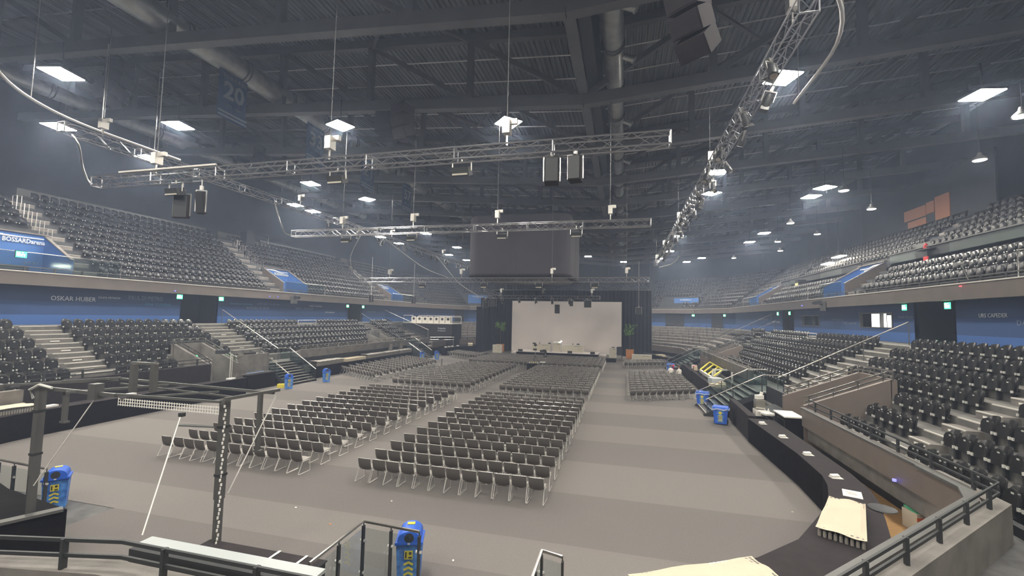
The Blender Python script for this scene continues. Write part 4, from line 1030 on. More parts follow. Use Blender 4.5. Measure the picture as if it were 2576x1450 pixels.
# exit signs, cameras, leds
def sign(x, y, z, rz, label, s=.42):
    t = thing('exit_sign', label, 'exit sign', (x, y, z), rz)
    part('case', MB().box(-s*.6, s*.6, .0, .06, -s*.42, s*.5), C_STEELD, t)
    part('green_face', MB().box(-s*.55, s*.55, -.012, .0, -s*.38, s*.42), C_GREEN, t)
    pc = MB().box(-s*.48, -s*.12, -.02, -.012, -s*.2, s*.3).box(-s*.0, s*.1, -.02, -.012, -s*.25, s*.05).cbox((s*.2, -.016, s*.05), (s*.3, .008, s*.08)).lathe([(s*.06, 0), (s*.06, .01)], n=8)
    pc.cbox((s*.12, -.016, s*.28), (s*.12, .008, s*.12)).cbox((s*.32, -.016, -s*.12), (s*.08, .008, s*.22), ry=.5)
    part('running_figure', pc, C_GREENW, t)
for x, y, z, rz, l in ((-34.9, 27.8, 6.72, PI/2, 'near the left concourse doorway, nearer side'), (-34.9, 31.6, 6.72, PI/2, 'near the left concourse doorway, farther side'),
        (-34.9, 50.2, 6.62, PI/2, 'at the far left concourse doorway, nearer side'), (-34.9, 53.7, 6.62, PI/2, 'at the far left concourse doorway, farther side'), (-34.3, 83, 6.62, PI/3, 'in the far left corner, left one'), (-33.4, 86, 6.62, PI/3, 'in the far left corner, right one'),
        (16.6, 31.9, 6.72, -PI/2, 'beside the big right doorway, left one'), (16.6, 28.2, 6.72, -PI/2, 'beside the big right doorway, right one'), (16.6, 54.7, 6.62, -PI/2, 'at the far right doorway, left one'), (16.6, 51.1, 6.62, -PI/2, 'at the far right doorway, right one'),
        (12.4, 86.8, 6.62, -PI/6, 'in the far right corner, left one'), (16.0, 78.5, 6.62, -PI/3, 'in the far right corner, right one'), (-33.0, 17.0, 8.6, PI/2, 'inside the nearest blue portal on the left'), (-33.2, 85, 8.3, PI/3, 'inside the far left corner portal'), (-29.0, 24.4, 2.35, .9, 'inside the sunken exit passage of the left stand')):
    sign(x, y, z, rz, 'glowing green exit sign ' + l)
for i, (x, y, z, m, l) in enumerate(((-34.85, 27.3, 7.15, C_BLUELED, 'tiny blue light on the left balcony fascia above the doorway'), (-34.85, 37.0, 7.2, C_BLUELED, 'tiny blue light on the left balcony fascia, left of a pair'), (-34.85, 38.1, 7.2, C_BLUELED, 'tiny blue light on the left balcony fascia, right of a pair'), (16.15, 46.4, 7.25, C_BLUELED, 'tiny blue light on the right balcony fascia'), (16.15, 26.4, 7.6, C_REDLED, 'tiny red light on the right balcony fascia'), (7.46, 15.0, 1.25, C_BLUELED, 'tiny blue light under the right beige parapet panel'))):
    solo('indicator_light', MB().lathe([(.05, 0), (.05, .06)], (x+(.06 if x < 0 else -.05), y, z), 8), m, l, 'light')
def camera_box(x, y, z, rz, label):
    t = thing('camera_on_bracket', label, 'camera', (x, y, z), rz)
    part('plate', MB().box(-.5, .5, 0, .03, -.9, -.1), C_STEEL, t); part('body', MB().cbox((0, -.35, -.2), (.35, .5, .3), rx=.2).cbox((0, -.65, -.25), (.2, .2, .2)), C_STEELD, t); part('arm', MB().bar((0, 0, -.4), (0, -.35, -.3), .08), C_STEELD, t)
camera_box(-34.6, 40.2, 7.5, PI/2, 'dark camera on a pale plate fixed to the left balcony fascia'); camera_box(16.1, 42.0, 7.6, -PI/2, 'dark camera fixed to the right balcony fascia')
solo('wall_lamp', MB().tube([(16.0, 25.7, 7.9), (15.9, 25.9, 8.6)], .03, 5).cbox((15.85, 25.9, 8.7), (.25, .5, .1), rz=.3), C_RAIL, 'small white lamp on a bent stem on the right balcony rail', 'lamp')
fg = thing('fire_post', 'red extinguisher panel on a dark post at the end of the right box wall', 'extinguisher', (19.6, 34.9, 9))
part('post', MB().box(-.1, .1, -.1, .1, 0, 1.7), C_STEELD, fg); part('red_panel', MB().box(-.16, -.1, -.22, .22, .55, 1.25), C_RED, fg); part('top_shelf', MB().box(-.3, .3, -.7, .7, 1.7, 1.76), C_STEELD, fg); part('red_beacon', MB().lathe([(.12, 0), (.12, .3), (.05, .4)], (0, .2, 1.76), 8), C_RED, fg)
fg = thing('control_post', 'dark equipment cabinet with two amber lamps beside the far right portal', 'cabinet', (19.3, 55.8, 9))
part('body', MB().box(-.4, .4, -.5, .5, 0, 1.5), C_DARK, fg); part('lamp', MB().box(-.45, -.4, -.3, -.1, .9, 1.1), C_FLAME, fg); part('lamp', MB().box(-.45, -.4, .1, .3, .9, 1.1), C_FLAME, fg)
cr = thing('camera_platform', 'pale railed control cabin at the top of the left upper stand', 'cabin', (-43.6, 43.8, 11.5))
part('cabin_wall', MB().box(-.5, .5, -1.3, 1.3, 1.3, 2.6), C_STEEL, cr); part('rail', MB().tube([(.5, -1.3, 2.6), (.5, -1.3, 3.6), (.5, 1.3, 3.6), (.5, 1.3, 2.6)], .03, 5).tube([(.5, -1.3, 3.1), (.5, 1.3, 3.1)], .02, 5), C_RAIL, cr); part('dark_rack', MB().box(.3, 1.2, -2.6, -1.4, -.4, 3.4), C_DARK, cr)

# ================================================================ COUNTERS AND TABLES
def arcp(cx, cy, r, a0, a1, n=14): return [(cx+r*math.cos(math.radians(a0+(a1-a0)*i/n)), cy+r*math.sin(math.radians(a0+(a1-a0)*i/n))) for i in range(n+1)]
def counter(inner, outer, z, label, name='serving_counter'):
    t = thing(name, label, 'counter', (*inner[len(inner)//2], 0))
    part('cloth_skirt', ribbon(inner, outer, 0.01, z-.02), C_BLACK, t, world=True)
    part('top', ribbon([(a[0]+(a[0]-b[0])*.01, a[1]+(a[1]-b[1])*.01) for a, b in zip(inner, outer)], outer, z-.02, z), C_TOP, t, world=True)
    return t
ci, co_ = CIN, COUT
counter(ci, co_, 1.1, 'long curved charcoal counter sweeping round the right near corner of the floor')
counter([(-25.2, 25.2), (-25.1, 19), (-24.95, 15)]+arcp(-18.6, 14.2, 6.35, 180, 225, 8), [(-26.0, 25.2), (-25.95, 19), (-25.85, 15)]+arcp(-18.6, 14.2, 7.25, 180, 225, 8), 1.1, 'long black-clothed counter along the left boards')
t = thing('black_cloth_bench', 'long black-clothed bench in front of the near parapet, beside the tall post', 'bench', (-6.7, 7, 0))
part('cloth_body', MB().box(-7.95, -5.3, 6.75, 7.3, 0.01, 1.08), C_BLACK, t, world=True); part('top', MB().box(-7.98, -5.28, 6.72, 7.33, 1.08, 1.1), C_TOP, t, world=True)
for i, x in enumerate((-6.35, -5.75)): part('steel_strap', MB().box(x, x+.05, 6.9, 7.34, 1.1, 1.115), C_RAIL, t, world=True)
t = thing('black_cloth_bench', 'big black-clothed box end in the bottom left corner', 'bench', (-14, 7, 0))
part('cloth_body', MB().add([(x, y, z) for z in (0.01, 1.08) for x, y in ((-19, 7.0), (-12.9, 6.0), (-12.25, 7.5), (-15, 7.9), (-19, 9.0))], [(4, 3, 2, 1, 0), (5, 6, 7, 8, 9), (0, 1, 6, 5), (1, 2, 7, 6), (2, 3, 8, 7), (3, 4, 9, 8), (4, 0, 5, 9)]), C_BLACK, t, world=True)
part('edge_board', MB().bar((-12.3, 7.45, 1.1), (-13.2, 5.6, 1.1), .22, .06), C_STEEL, t, world=True)
pz = MB(); pz.tube([(-14.8, 6.2, 1.2), (-13.9, 6.3, 1.25), (-13.0, 6.6, 1.2)], .06, 6).bar((-13.9, 6.3, 1.1), (-13.9, 6.3, 1.35), .05)
solo('bent_pipe', pz, C_STEEL, 'grey pipe lying on the black box in the bottom left corner', 'pipe')
# black fence-like counters before the left exit passage
t = thing('black_cloth_bench', 'free-standing black-clothed table front left of the nearest floor stairs', 'bench', (-26, 27, 0))
part('cloth_body', MB().box(-26.5, -25.9, 26.0, 28.55, .01, 1.08), C_BLACK, t, world=True); part('top', MB().box(-26.5, -25.88, 25.98, 28.57, 1.08, 1.11), C_TOP, t, world=True)
# paper menus on the right counter
for i, (x, y) in enumerate(((6.05, 22.2), (6.15, 19.9), (6.2, 17.6), (6.1, 15.3))):
    mb = MB().cbox((x, y, 1.108), (.3, .22, .012), rz=.1); mb.cbox((x-.04, y-.01, 1.15), (.24, .1, .09), rz=.3, rx=.3)
    solo('paper_cards', mb, C_CARD, 'small pile of white cards on the curved counter, %s from its far end' % ORD[i+1], 'cards', 'white card piles on the curved counter')
sg = MB().cbox((5.95, 14.0, 1.106), (.42, .56, .012), rz=-.35)
o = solo('price_sheet', sg, C_CARD, 'large white printed sheet lying by the cream cloth on the curved counter', 'sheet')
kidm = MB(); [kidm.cbox((-.01+.0, .12-.05*k, .0135), (.22, .012, .002), rz=-.35) for k in range(5)]; kid('printed_lines', kidm.mesh('printed_lines', [C_STEEL]), o)
tp = MB().lathe([(.26, 0), (.3, .02), (.29, .035), (.25, .02)], (6.2, 13.1, 1.1), 20)
tp.v = [(6.2+(x-6.2)*1.0, 13.1+(y-13.1)*1.0, z) for x, y, z in tp.v]
solo('round_tray', tp, C_STEELD, 'round dark metal tray on the curved counter beside the cream cloth', 'tray', smooth=True)
def cloth_stack(pts, zt, label, loc, glasses=True, drop=.09):
    """cloth over a block of upturned glasses: pts = corner outline"""
    t = thing('covered_glassware', label, 'glassware', (*loc, 1.1)); n = 9; vs = []
    A, B, C, D = [Vector((*p, 0)) for p in pts]
    for j in range(n+1):
        for i in range(n+1):
            u, v = i/n, j/n; p = (A*(1-u)+B*u)*(1-v)+(D*(1-u)+C*u)*v
            e = min(u, 1-u, v, 1-v); z = zt+.006*math.sin(u*7+v*4)-(.0 if e > .02 else drop*(.3+.15*math.sin(i*1.1+j*1.3))); 
            q = p+(p-(A+B+C+D)/4)*(.03 if e < .02 else 0); vs.append((q.x, q.y, z))
    fs = [(j*(n+1)+i, j*(n+1)+i+1, (j+1)*(n+1)+i+1, (j+1)*(n+1)+i) for j in range(n) for i in range(n)]
    mb = MB().add(vs, fs)
    part('cream_cloth', mb, C_CREAM, t, world=True)
    gm = MB().lathe([(.034, 0), (.036, .02), (.03, .1), (.008, .11), (.008, .16), (.03, .17)], n=7)
    h = (zt-1.1); sc_ = h/.18; g2 = MB(); L1 = (B-A).length; L2 = (D-A).length; nx, ny = int(L1/.085), int(L2/.085)
    for j in range(ny):
        for i in range(nx):
            if 1 < i < nx-2 and 1 < j < ny-2: continue
            u, v = (i+.5)/nx, (j+.5)/ny; p = (A*(1-u)+B*u)*(1-v)+(D*(1-u)+C*u)*v
            g2.merge(gm, Matrix.Translation((p.x, p.y, 1.101)) @ Matrix.Scale(sc_*.94, 4, (0, 0, 1)))
    part('glasses', g2, C_GLASSW, t, world=True, smooth=True, kind='stuff')
CLA = [(4.03, 11.1), (4.75, 10.65), (5.7, 12.8), (5.05, 13.05)]
CLB = [(.12, 8.1), (.75, 7.2), (2.62, 8.72), (2.3, 9.32)]
cloth_stack(CLA, 1.32, 'cream cloth spread over a block of glasses on the curved counter', (5, 12))
cloth_stack(CLB, 1.32, 'cream cloth over glasses at the bottom edge of the picture', (1.4, 8.8))
cloth_stack([(-26.0, 11.6), (-25.0, 11.6), (-25.05, 13.9), (-25.95, 13.9)], 1.4, 'cream cloth over a stack at the left edge beside the left post', (-25.5, 12.8))
for i, (x, y) in enumerate(((-25.5, 14.6), (-25.4, 17.9), (-25.5, 24.2))):
    solo('paper_cards', MB().cbox((x, y, 1.14), (.3, .5, .08), rz=.1), C_CARD, 'small white card pile on the left black counter, %s from the near end' % ORD[i+1], 'cards', 'white card piles on the left counter')

# glass tables along the left wall
t = thing('glass_table_row', 'long black-skirted buffet between the two left floor stairs', 'table', (-25.9, 42, 0))
part('cloth_skirt', MB().box(-27.0, -25.75, 33.0, 50.9, .01, 1.0), C_BLACK, t, world=True)
part('top', MB().box(-27.05, -25.72, 32.95, 50.95, 1.0, 1.03), C_TOP, t, world=True)
gm = MB().lathe([(.033, 0), (.034, .12), (.005, .125), (.03, .13)], n=6)
for i, (y0, y1, zt, glas) in enumerate(((33.2, 37.0, 1.42, True), (37.3, 39.0, 1.3, False), (39.1, 40.6, 1.3, False), (41.0, 44.2, 1.42, True), (44.4, 47.5, 1.42, True), (47.7, 50.7, 1.42, True))):
    if glas:
        gt = thing('covered_glassware', 'pale cloth over upturned glasses on the left buffet, %s pile along' % ORD[i+1], 'glassware', (-26.3, (y0+y1)/2, 1.03))
        g2 = MB(); n = int((y1-y0)/.1)
        for k in range(n):
            for j, x in enumerate((-25.82, -25.92, -26.7)): g2.merge(gm, Matrix.Translation((x, y0+.05+k*.1, 1.03)) @ Matrix.Scale(2.6, 4, (0, 0, 1)))
        part('glasses', g2, C_GLASSW, gt, world=True, kind='stuff')
        m2 = MB(); n = 12; vs = []
        for k in range(n+1):
            y = y0+(y1-y0)*k/n
            for x, z in ((-25.78, zt-.03*(k % 2)), (-26.2, zt+.03+.02*math.sin(k*2)), (-26.8, zt+.02*math.sin(k))): vs.append((x, y, z))
        m2.add(vs, [(3*k+j, 3*k+j+1, 3*k+4+j, 3*k+3+j) for k in range(n) for j in range(2)])
        part('pale_cloth', m2, mat('grey_cloth', (.45, .43, .4), .85), gt, world=True, smooth=True)
    else: solo('cream_table_top', MB().box(-26.9, -25.76, y0, y1, 1.03, zt), C_CREAM, 'cream cloth-covered box on the left buffet, %s of two' % ('nearer' if i == 1 else 'farther'), 'box')

# steel floor stairs with glass balustrades
def floor_stairs(side, y0, y1, label, n=9):
    x0 = 4.75 if side > 0 else -24.95; x1 = 7.85 if side > 0 else -27.55; zt = 1.6
    t = thing('floor_stairs', label, 'stairs', (x0, y0, 0)); dx = (x1-x0)/n
    for i in range(n):
        z = zt*(i+1)/n; a, b = sorted((x0+dx*i, x0+dx*(i+1.25)))
        part('step', MB().box(a, b, y0+.05, y1-.05, z-.04, z), C_STEEL, t, world=True)
        e = x0+dx*i; part('step_edge', MB().box(min(e, e+.05*(1 if dx > 0 else -1)), max(e, e+.05*(1 if dx > 0 else -1)), y0+.05, y1-.05, z-.05, z+.008), C_NOSE, t, world=True)
    a, b = sorted((x1, x1+1.2*side)); part('landing', MB().box(a, b, y0, y1, zt-.08, zt+.005), C_NOSE if False else C_STEEL, t, world=True)
    for y in (y0, y1):
        part('stringer', MB().bar((x0-.1*side, y, -.02), (x1, y, zt-.1), .05, .26), C_DARK, t, world=True)
        part('side_skirt', MB().add([(x, yy, z) for yy in (y-.015, y+.015) for x, z in ((x0+.6*side, 0.01), (x1+side*1.1, 0.01), (x1+side*1.1, zt-.1), (x1, zt-.1))], [(0, 1, 2, 3), (7, 6, 5, 4), (0, 4, 5, 1), (1, 5, 6, 2), (2, 6, 7, 3), (3, 7, 4, 0)]), C_BLACK, t, world=True)
        part('handrail', MB().tube([(x0, y, .98), (x1, y, zt+1.0), (x1+1.15*side, y, zt+1.0)], .032, 6), C_RAIL, t, world=True)
        g = MB().add([(x, yy, z) for yy in (y-.006, y+.006) for x, z in ((x0+.1*side, .12), (x1, zt+.05), (x1+1.1*side, zt+.05), (x1+1.1*side, zt+.9), (x1, zt+.9), (x0+.1*side, .88))], [(0, 1, 4, 5), (1, 2, 3, 4), (11, 10, 7, 6), (10, 9, 8, 7)])
        part('glass_panel', g, C_GLASS, t, world=True)
        for k in (.02, .48, .98): x = x0+(x1-x0)*k; part('post', MB().box(x-.02, x+.02, y-.03, y+.03, zt*k-.1, zt*k+.98), C_STEELD, t, world=True)
        part('post', MB().box(x1+1.05*side-.02, x1+1.05*side+.02, y-.03, y+.03, zt-.1, zt+.98), C_STEELD, t, world=True)
    return t
floor_stairs(1, 28.6, 31.75, 'steel stairs with glass sides from the right stand down to the floor, nearer pair')
floor_stairs(-1, 28.8, 31.9, 'steel stairs with glass sides from the left stand down to the floor, nearer ones')
floor_stairs(1, 51.2, 54.4, 'steel stairs with glass sides at the far right beside the slanted chair rows')
floor_stairs(-1, 51.7, 54.9, 'steel stairs with glass sides at the far left behind the slanted chair rows')
def end_rail(pts, label, z):
    t = thing('glass_balustrade', label, 'railing', (*pts[0], 0)); P = [(x, y, z) for x, y in pts]
    part('top_rail', MB().tube(P, .03, 8), C_RAIL, t, world=True, smooth=True)
    for a, b in zip(P, P[1:]):
        part('glass_panel', MB().add([(*q[:2], zz) for q, zz in ((a, .25), (b, .25), (b, z-.12), (a, z-.12))], [(0, 1, 2, 3)]), C_GLASS, t, world=True)
    pl = []
    for a, b in zip(P, P[1:]):
        L = math.dist(a, b); n = max(1, round(L/.65)); pl += [(a[0]+(b[0]-a[0])*i/n, a[1]+(b[1]-a[1])*i/n) for i in range(n+1)]
    for x, y in sorted(set((round(x, 2), round(y, 2)) for x, y in pl)):
        part('post', MB().box(x-.02, x+.02, y-.035, y+.035, 0, z-.08).box(x-.008, x+.008, y-.008, y+.008, z-.1, z), C_STEELD, t, world=True)
        part('glass_clamp', MB().tube([(x-.06, y, z-.38), (x+.06, y, z-.38)], .03, 8).tube([(x-.06, y, .45), (x+.06, y, .45)], .03, 8), C_CHROME, t, world=True, smooth=True)
end_rail([(-5.1, 6.6), (-5.1, 8.2), (-3.83, 8.12)], 'L-shaped glass balustrade at the bottom edge in front of the blue bin', 1.45)
end_rail([(-1.42, 7.0), (-1.42, 8.12), (-1.03, 8.02)], 'short steel balustrade end at the bottom edge, right of the blue bin', 1.45)
end_rail([(-17.4, 8.6), (-14.65, 8.45)], 'steel balustrade end at the left edge behind the black box', 1.42)

# safety net frame on two posts
t = thing('net_frame', 'dark steel frame on two tall posts with white cords, in front of the left floor', 'frame', (-10.3, 7.3, 0))
for n_, (x, y) in enumerate(((-12.76, 7.13), (-7.83, 7.33))):
    m = MB().box(x-.055, x+.055, y-.06, y+.06, 0, 3.86).box(x-.068, x+.068, y-.072, y+.072, 1.9, 3.86)
    part('post', m, C_STEEL, t, world=True); part('post_collar', MB().box(x-.08, x+.08, y-.085, y+.085, 2.35, 2.4).box(x-.08, x+.08, y-.085, y+.085, 3.3, 3.35), C_DARK, t, world=True)
pr = MB(); pr.bar((-12.76, 7.1, 3.84), (-10.3, 7.0, 3.84), .07).bar((-10.3, 7.0, 3.86), (-7.7, 7.1, 3.86), .045)
part('front_beam', pr, C_STEEL, t, world=True)
pr = MB(); pr.bar((-13.7, 6.95, 3.86), (-12.1, 8.25, 3.9), .05).bar((-12.6, 7.4, 3.95), (-12.1, 8.3, 3.95), .04).bar((-12.1, 8.3, 3.92), (-7.5, 8.25, 3.86), .05).bar((-12.1, 8.3, 3.8), (-8.5, 8.25, 3.7), .04).bar((-7.6, 7.1, 3.92), (-7.45, 8.35, 3.92), .06).bar((-11.6, 6.9, 3.84), (-10.5, 8.25, 3.86), .05).bar((-10.1, 6.95, 3.8), (-9.0, 8.25, 3.8), .04)
part('rear_beams', pr, C_STEEL, t, world=True)
for x, y, z0, z1 in ((-10.35, 7.35, 3.85, 4.45), (-9.98, 7.5, 3.85, 4.45)): part('upright', MB().box(x-.06, x+.06, y-.05, y+.05, z0, z1), C_STEEL, t, world=True)
part('upright_cap', MB().bar((-10.45, 7.35, 4.48), (-9.88, 7.5, 4.46), .05), C_RAIL, t, world=True)
for x, y, z0, z1 in ((-12.0, 7.15, 3.15, 3.8), (-7.85, 8.25, 2.6, 3.85)): part('hanging_arm', MB().box(x-.04, x+.04, y-.04, y+.04, z0, z1).box(x-.07, x+.1, y-.05, y+.05, z0-.04, z0), C_STEEL, t, world=True)
part('joint_box', MB().box(-11.0, -10.8, 6.92, 7.1, 3.72, 4.05), C_STEEL, t, world=True)
nt_ = MB()
for i in range(40):
    x = -10.2+i*.065
    for z in (3.66, 3.72, 3.78): nt_.bar((x, 6.98, z), (x+.045, 6.98, z), .012)
for i in range(41): x = -10.2+i*.065; nt_.bar((x, 6.98, 3.64), (x, 6.98, 3.8), .01)
part('white_chain_mesh', nt_, C_CARD, t, world=True, kind='stuff')
nt_ = MB()
for i in range(36): z = .95+i*.08; nt_.cbox((-7.70+.02*math.sin(i*2.1), 7.22, z), (.03, .02, .05), rz=i)
part('white_chain_mesh', nt_, C_CARD, t, world=True, kind='stuff')
for a, b in (((-10.95, 7.05, 3.75), (-12.5, 7.0, 1.75)), ((-8.25, 6.75, 3.6), (-7.65, 5.75, 1.95)), ((-7.48, 8.3, 3.8), (-7.8, 7.5, 1.95))): part('white_cord', MB().tube([a, b], .012, 5), C_CARD, t, world=True)
part('cord_pulley', MB().cbox((-8.25, 6.78, 3.64), (.09, .08, .07)), C_DARK, t, world=True)
part('cable_bundle', MB().tube([(-12.85, 7.05, 3.6), (-12.9, 7.0, 3.8), (-12.6, 7.0, 3.93), (-12.2, 7.0, 3.88)], .03, 6), C_CLIP, t, world=True, smooth=True)
solo('microphone', MB().lathe([(.01, -.08), (.06, -.06), (.075, 0), (.06, .06), (.01, .08)], (-13.6, 6.85, 3.84), 12), C_STEEL, 'round grey ball end at the left edge on the frame arm', 'ball', smooth=True)
t = thing('ground_plank', 'dark plank with pale edge lying on the floor behind the net frame', 'plank', (-19.5, 17.5, 0)); part('board', MB().cbox((0, 0, .03), (3.2, .3, .06), rz=.15), C_STEEL, t)

# blue bins
def slim_bin(x, y, rz, label):
    t = thing('recycling_bin', label, 'bin', (x, y, 0), rz); w_, d_ = .27, .22
    def fr(z, k): return [(a*w_*k, b*d_*k, z) for a, b in ((-1, -1), (1, -1), (1, 1), (-1, 1))]
    mb = MB().add(fr(.01, .85)+fr(.85, 1), [(3, 2, 1, 0), (4, 5, 6, 7), (0, 1, 5, 4), (1, 2, 6, 5), (2, 3, 7, 6), (3, 0, 4, 7)]); part('body', mb, C_BINS, t)
    hp = [(-.24+0, .86), (-.28, .84)]; hd = MB(); n = 8; pts = [(-.24, .86)]+[(-.24*math.cos(PI*i/n), .93+.17*math.sin(PI*i/n)) for i in range(n+1)]+[(.24, .86)]
    hd.add([(a, b, z) for b in (-.28, .26) for a, z in pts], [tuple(range(len(pts)))[::-1], tuple(range(len(pts), 2*len(pts)))]+[(i, (i+1) % len(pts), len(pts)+(i+1) % len(pts), len(pts)+i) for i in range(len(pts))])
    hd.box(-.29, .29, -.29, .27, .83, .88); part('hood', hd, C_BIN, t, smooth=True)
    part('opening', MB().tube([(0, -.275, .97), (0, -.286, .97)], .1, 14), C_DARK, t)
    part('lock', MB().cbox((0, -.297, .86), (.05, .01, .03)), C_CLIP, t)
    st_ = MB().cbox((-.0, -.262, .62), (.17, .012, .17)).cbox((.0, .1, 1.105), (.16, .1, .012))
    for k in range(3):
        for s in (-1, 1): st_.cbox((s*.045, -.25+.012*k, .44-.11*k), (.11, .012, .04), ry=s*.45)
    part('yellow_stickers', st_, C_YEL, t)
    ik = MB().cbox((-.055, -.27, .62), (.03, .006, .12)); ik.tube([(.035, -.27, .655), (.035, -.274, .655)], .032, 10); ik.cbox((.035, -.27, .57), (.07, .006, .03)); part('sticker_icons', ik, C_DARK, t)
    return t
slim_bin(-4.45, 9.0, 0.35, 'blue recycling bin at the bottom edge behind the L-shaped balustrade')
slim_bin(-15.6, 9.25, .9, 'blue recycling bin at the left behind the black box and post')
slim_bin(-24.1, 27.9, .9, 'blue recycling bin at the near foot of the nearer left floor stairs')
slim_bin(-23.75, 31.7, .9, 'blue recycling bin at the far foot of the nearer left floor stairs')
slim_bin(-24.6, 51.2, .6, 'low blue recycling bin at the near foot of the far left floor stairs')
slim_bin(-23.4, 53.0, .6, 'blue recycling bin at the far foot of the far left floor stairs')
def wheel_bin(x, y, rz, label):
    t = thing('wheeled_bin', label, 'bin', (x, y, 0), rz)
    def fr(z, a, b): return [(-a, -b, z), (a, -b, z), (a, b, z), (-a, b, z)]
    part('body', MB().add(fr(.05, .3, .26)+fr(.88, .38, .34), [(3, 2, 1, 0), (4, 5, 6, 7), (0, 1, 5, 4), (1, 2, 6, 5), (2, 3, 7, 6), (3, 0, 4, 7)]), C_BIN, t)
    part('lid', MB().add(fr(.9, .42, .38)+fr(.97, .38, .34), [(3, 2, 1, 0), (4, 5, 6, 7), (0, 1, 5, 4), (1, 2, 6, 5), (2, 3, 7, 6), (3, 0, 4, 7)]), C_BIN, t)
    bg = MB(); n = 20; P = [(.41*max(-1, min(1, 1.35*math.cos(2*PI*i/n))), .37*max(-1, min(1, 1.35*math.sin(2*PI*i/n))), .84+.03*math.sin(i*2.3)) for i in range(n)]
    bg.tube(P, .045, 6, closed=True); part('bag_rim', bg, mat('bag_pale_blue', (.35, .45, .72), .4), t, smooth=True)
    part('wrap', MB().cbox((0, -.315, .48), (.34, .02, .72), rx=.094), C_BINS, t)
    st_ = MB().tube([(0, -.335, .66), (0, -.35, .66)], .085, 12)
    for k in range(4): st_.cbox((0, -.335+.012*k, .5-.09*k), (.2, .014, .045), ry=.0)
    part('yellow_stickers', st_, C_YEL, t)
    for s in (-1, 1): part('wheel', MB().tube([(s*.31, .3, .12), (s*.36, .3, .12)], .12, 16).tube([(s*.36, .3, .12), (s*.37, .3, .12)], .06, 10), C_DARK, t)
    part('handle', MB().tube([(-.3, .4, .88), (-.3, .46, .92), (.3, .46, .92), (.3, .4, .88)], .02, 6), C_BIN, t)
wheel_bin(5.2, 26.75, -.25, 'large blue wheeled bin in front of the nearer right floor stairs')
wheel_bin(5.1, 31.9, -.25, 'large blue wheeled bin behind the nearer right floor stairs')
wheel_bin(4.95, 51.0, -.2, 'large blue wheeled bin at the foot of the far right floor stairs')
solo('yellow_case', MB().cbox((-24.9, 28.1, .14), (.5, .35, .28), rz=.4), C_YEL, 'yellow case on the floor under the nearer left stairs', 'case')

# service corner between the right stairs and the curved counter
t = thing('serving_counter', 'black side counter joining the curved counter to the right stairs', 'counter', (6.2, 26, 0))
part('cloth_skirt', MB().add([(x, y, z) for z in (0.01, 1.2) for x, y in ((5.75, 23.35), (6.1, 23.35), (6.25, 28.2), (5.95, 28.2))], [(3, 2, 1, 0), (4, 5, 6, 7), (0, 1, 5, 4), (1, 2, 6, 5), (2, 3, 7, 6), (3, 0, 4, 7)]), C_TOP, t, world=True)
rk = thing('glass_rack', 'steel dispenser with white cloths on the side counter', 'dispenser', (6.75, 25.3, .9))
part('stand', MB().box(-.02, .02, -.02, .02, 0, .9), C_RAIL, rk); part('tank', MB().box(-.22, .22, -.2, .2, .35, .8), C_GLASSW, rk); part('white_cloth', MB().cbox((0, 0, .92), (.35, .25, .2), rz=.5).cbox((.1, .05, 1.05), (.12, .1, .25), ry=.3), C_CARD, rk); part('lower_box', MB().box(-.25, .25, -.3, .25, 0, .3), C_CARD, rk)
solo('folded_towels', MB().cbox((6.9, 24.5, 1.14), (.5, .4, .08), rz=.3).tube([(6.6, 24.9, 1.15), (7.1, 24.6, 1.15)], .06, 8), C_CARD, 'white folded towels at the far end of the curved counter', 'towels')
t = thing('bar_fridge', 'dark drinks fridge with open lid behind the curved counter', 'fridge', (7.6, 26, 0))
part('body', MB().box(-.5, .5, -1.2, 1.2, 0, 1.0), C_DARK, t); part('lid', MB().cbox((.15, 0, 1.1), (.8, 2.3, .06), ry=-.3), C_STEELD, t); part('edge', MB().box(-.52, -.48, -1.2, 1.2, .75, .8), C_RAIL, t)
t = thing('shelf_rack', 'black rack with pale top beside the end of the beige parapet', 'rack', (7.3, 22.9, 0))
part('frame', MB().box(-.35, .35, -.7, .7, 0, 1.45), C_BLACK, t); part('top_board', MB().box(-.4, .4, -.75, .75, 1.45, 1.5), C_CARD, t); part('door_frame', MB().bar((-.36, -.6, .4), (-.36, -.6, 1.3), .03).bar((-.36, .3, .4), (-.36, .3, 1.3), .03).bar((-.36, -.6, 1.3), (-.36, .3, 1.3), .03).bar((-.36, -.6, .4), (-.36, .3, .4), .03), C_RAIL, t)
solo('white_bottle', MB().lathe([(.06, 0), (.07, .2), (.02, .28), (.02, .33)], (7.05, 24.9, 1.0), 10), C_CARD, 'white spray bottle behind the curved counter', 'bottle', smooth=True)
part('shelf', MB().box(6.75, 7.2, 24.6, 25.2, .95, 1.0), C_STEELD, thing('small_shelf', 'small dark shelf under the white spray bottle', 'shelf', (7, 25, 0)), world=True)
t = thing('cardboard_carton', 'open green and orange carton on the maple floor near the right corner', 'carton', (8.0, 15.0, .012), .2)
part('body', MB().box(-.3, .3, -.25, .25, 0, .5), C_OFFW, t); part('green_sheet', MB().cbox((0, 0, .52), (.56, .45, .03), rx=.15), C_GREENB, t); part('orange_band', MB().box(-.31, .31, -.262, -.25, .3, .4), C_CORNG, t); part('paper', MB().cbox((.15, .1, .62), (.3, .25, .02), ry=.4), C_CARD, t)

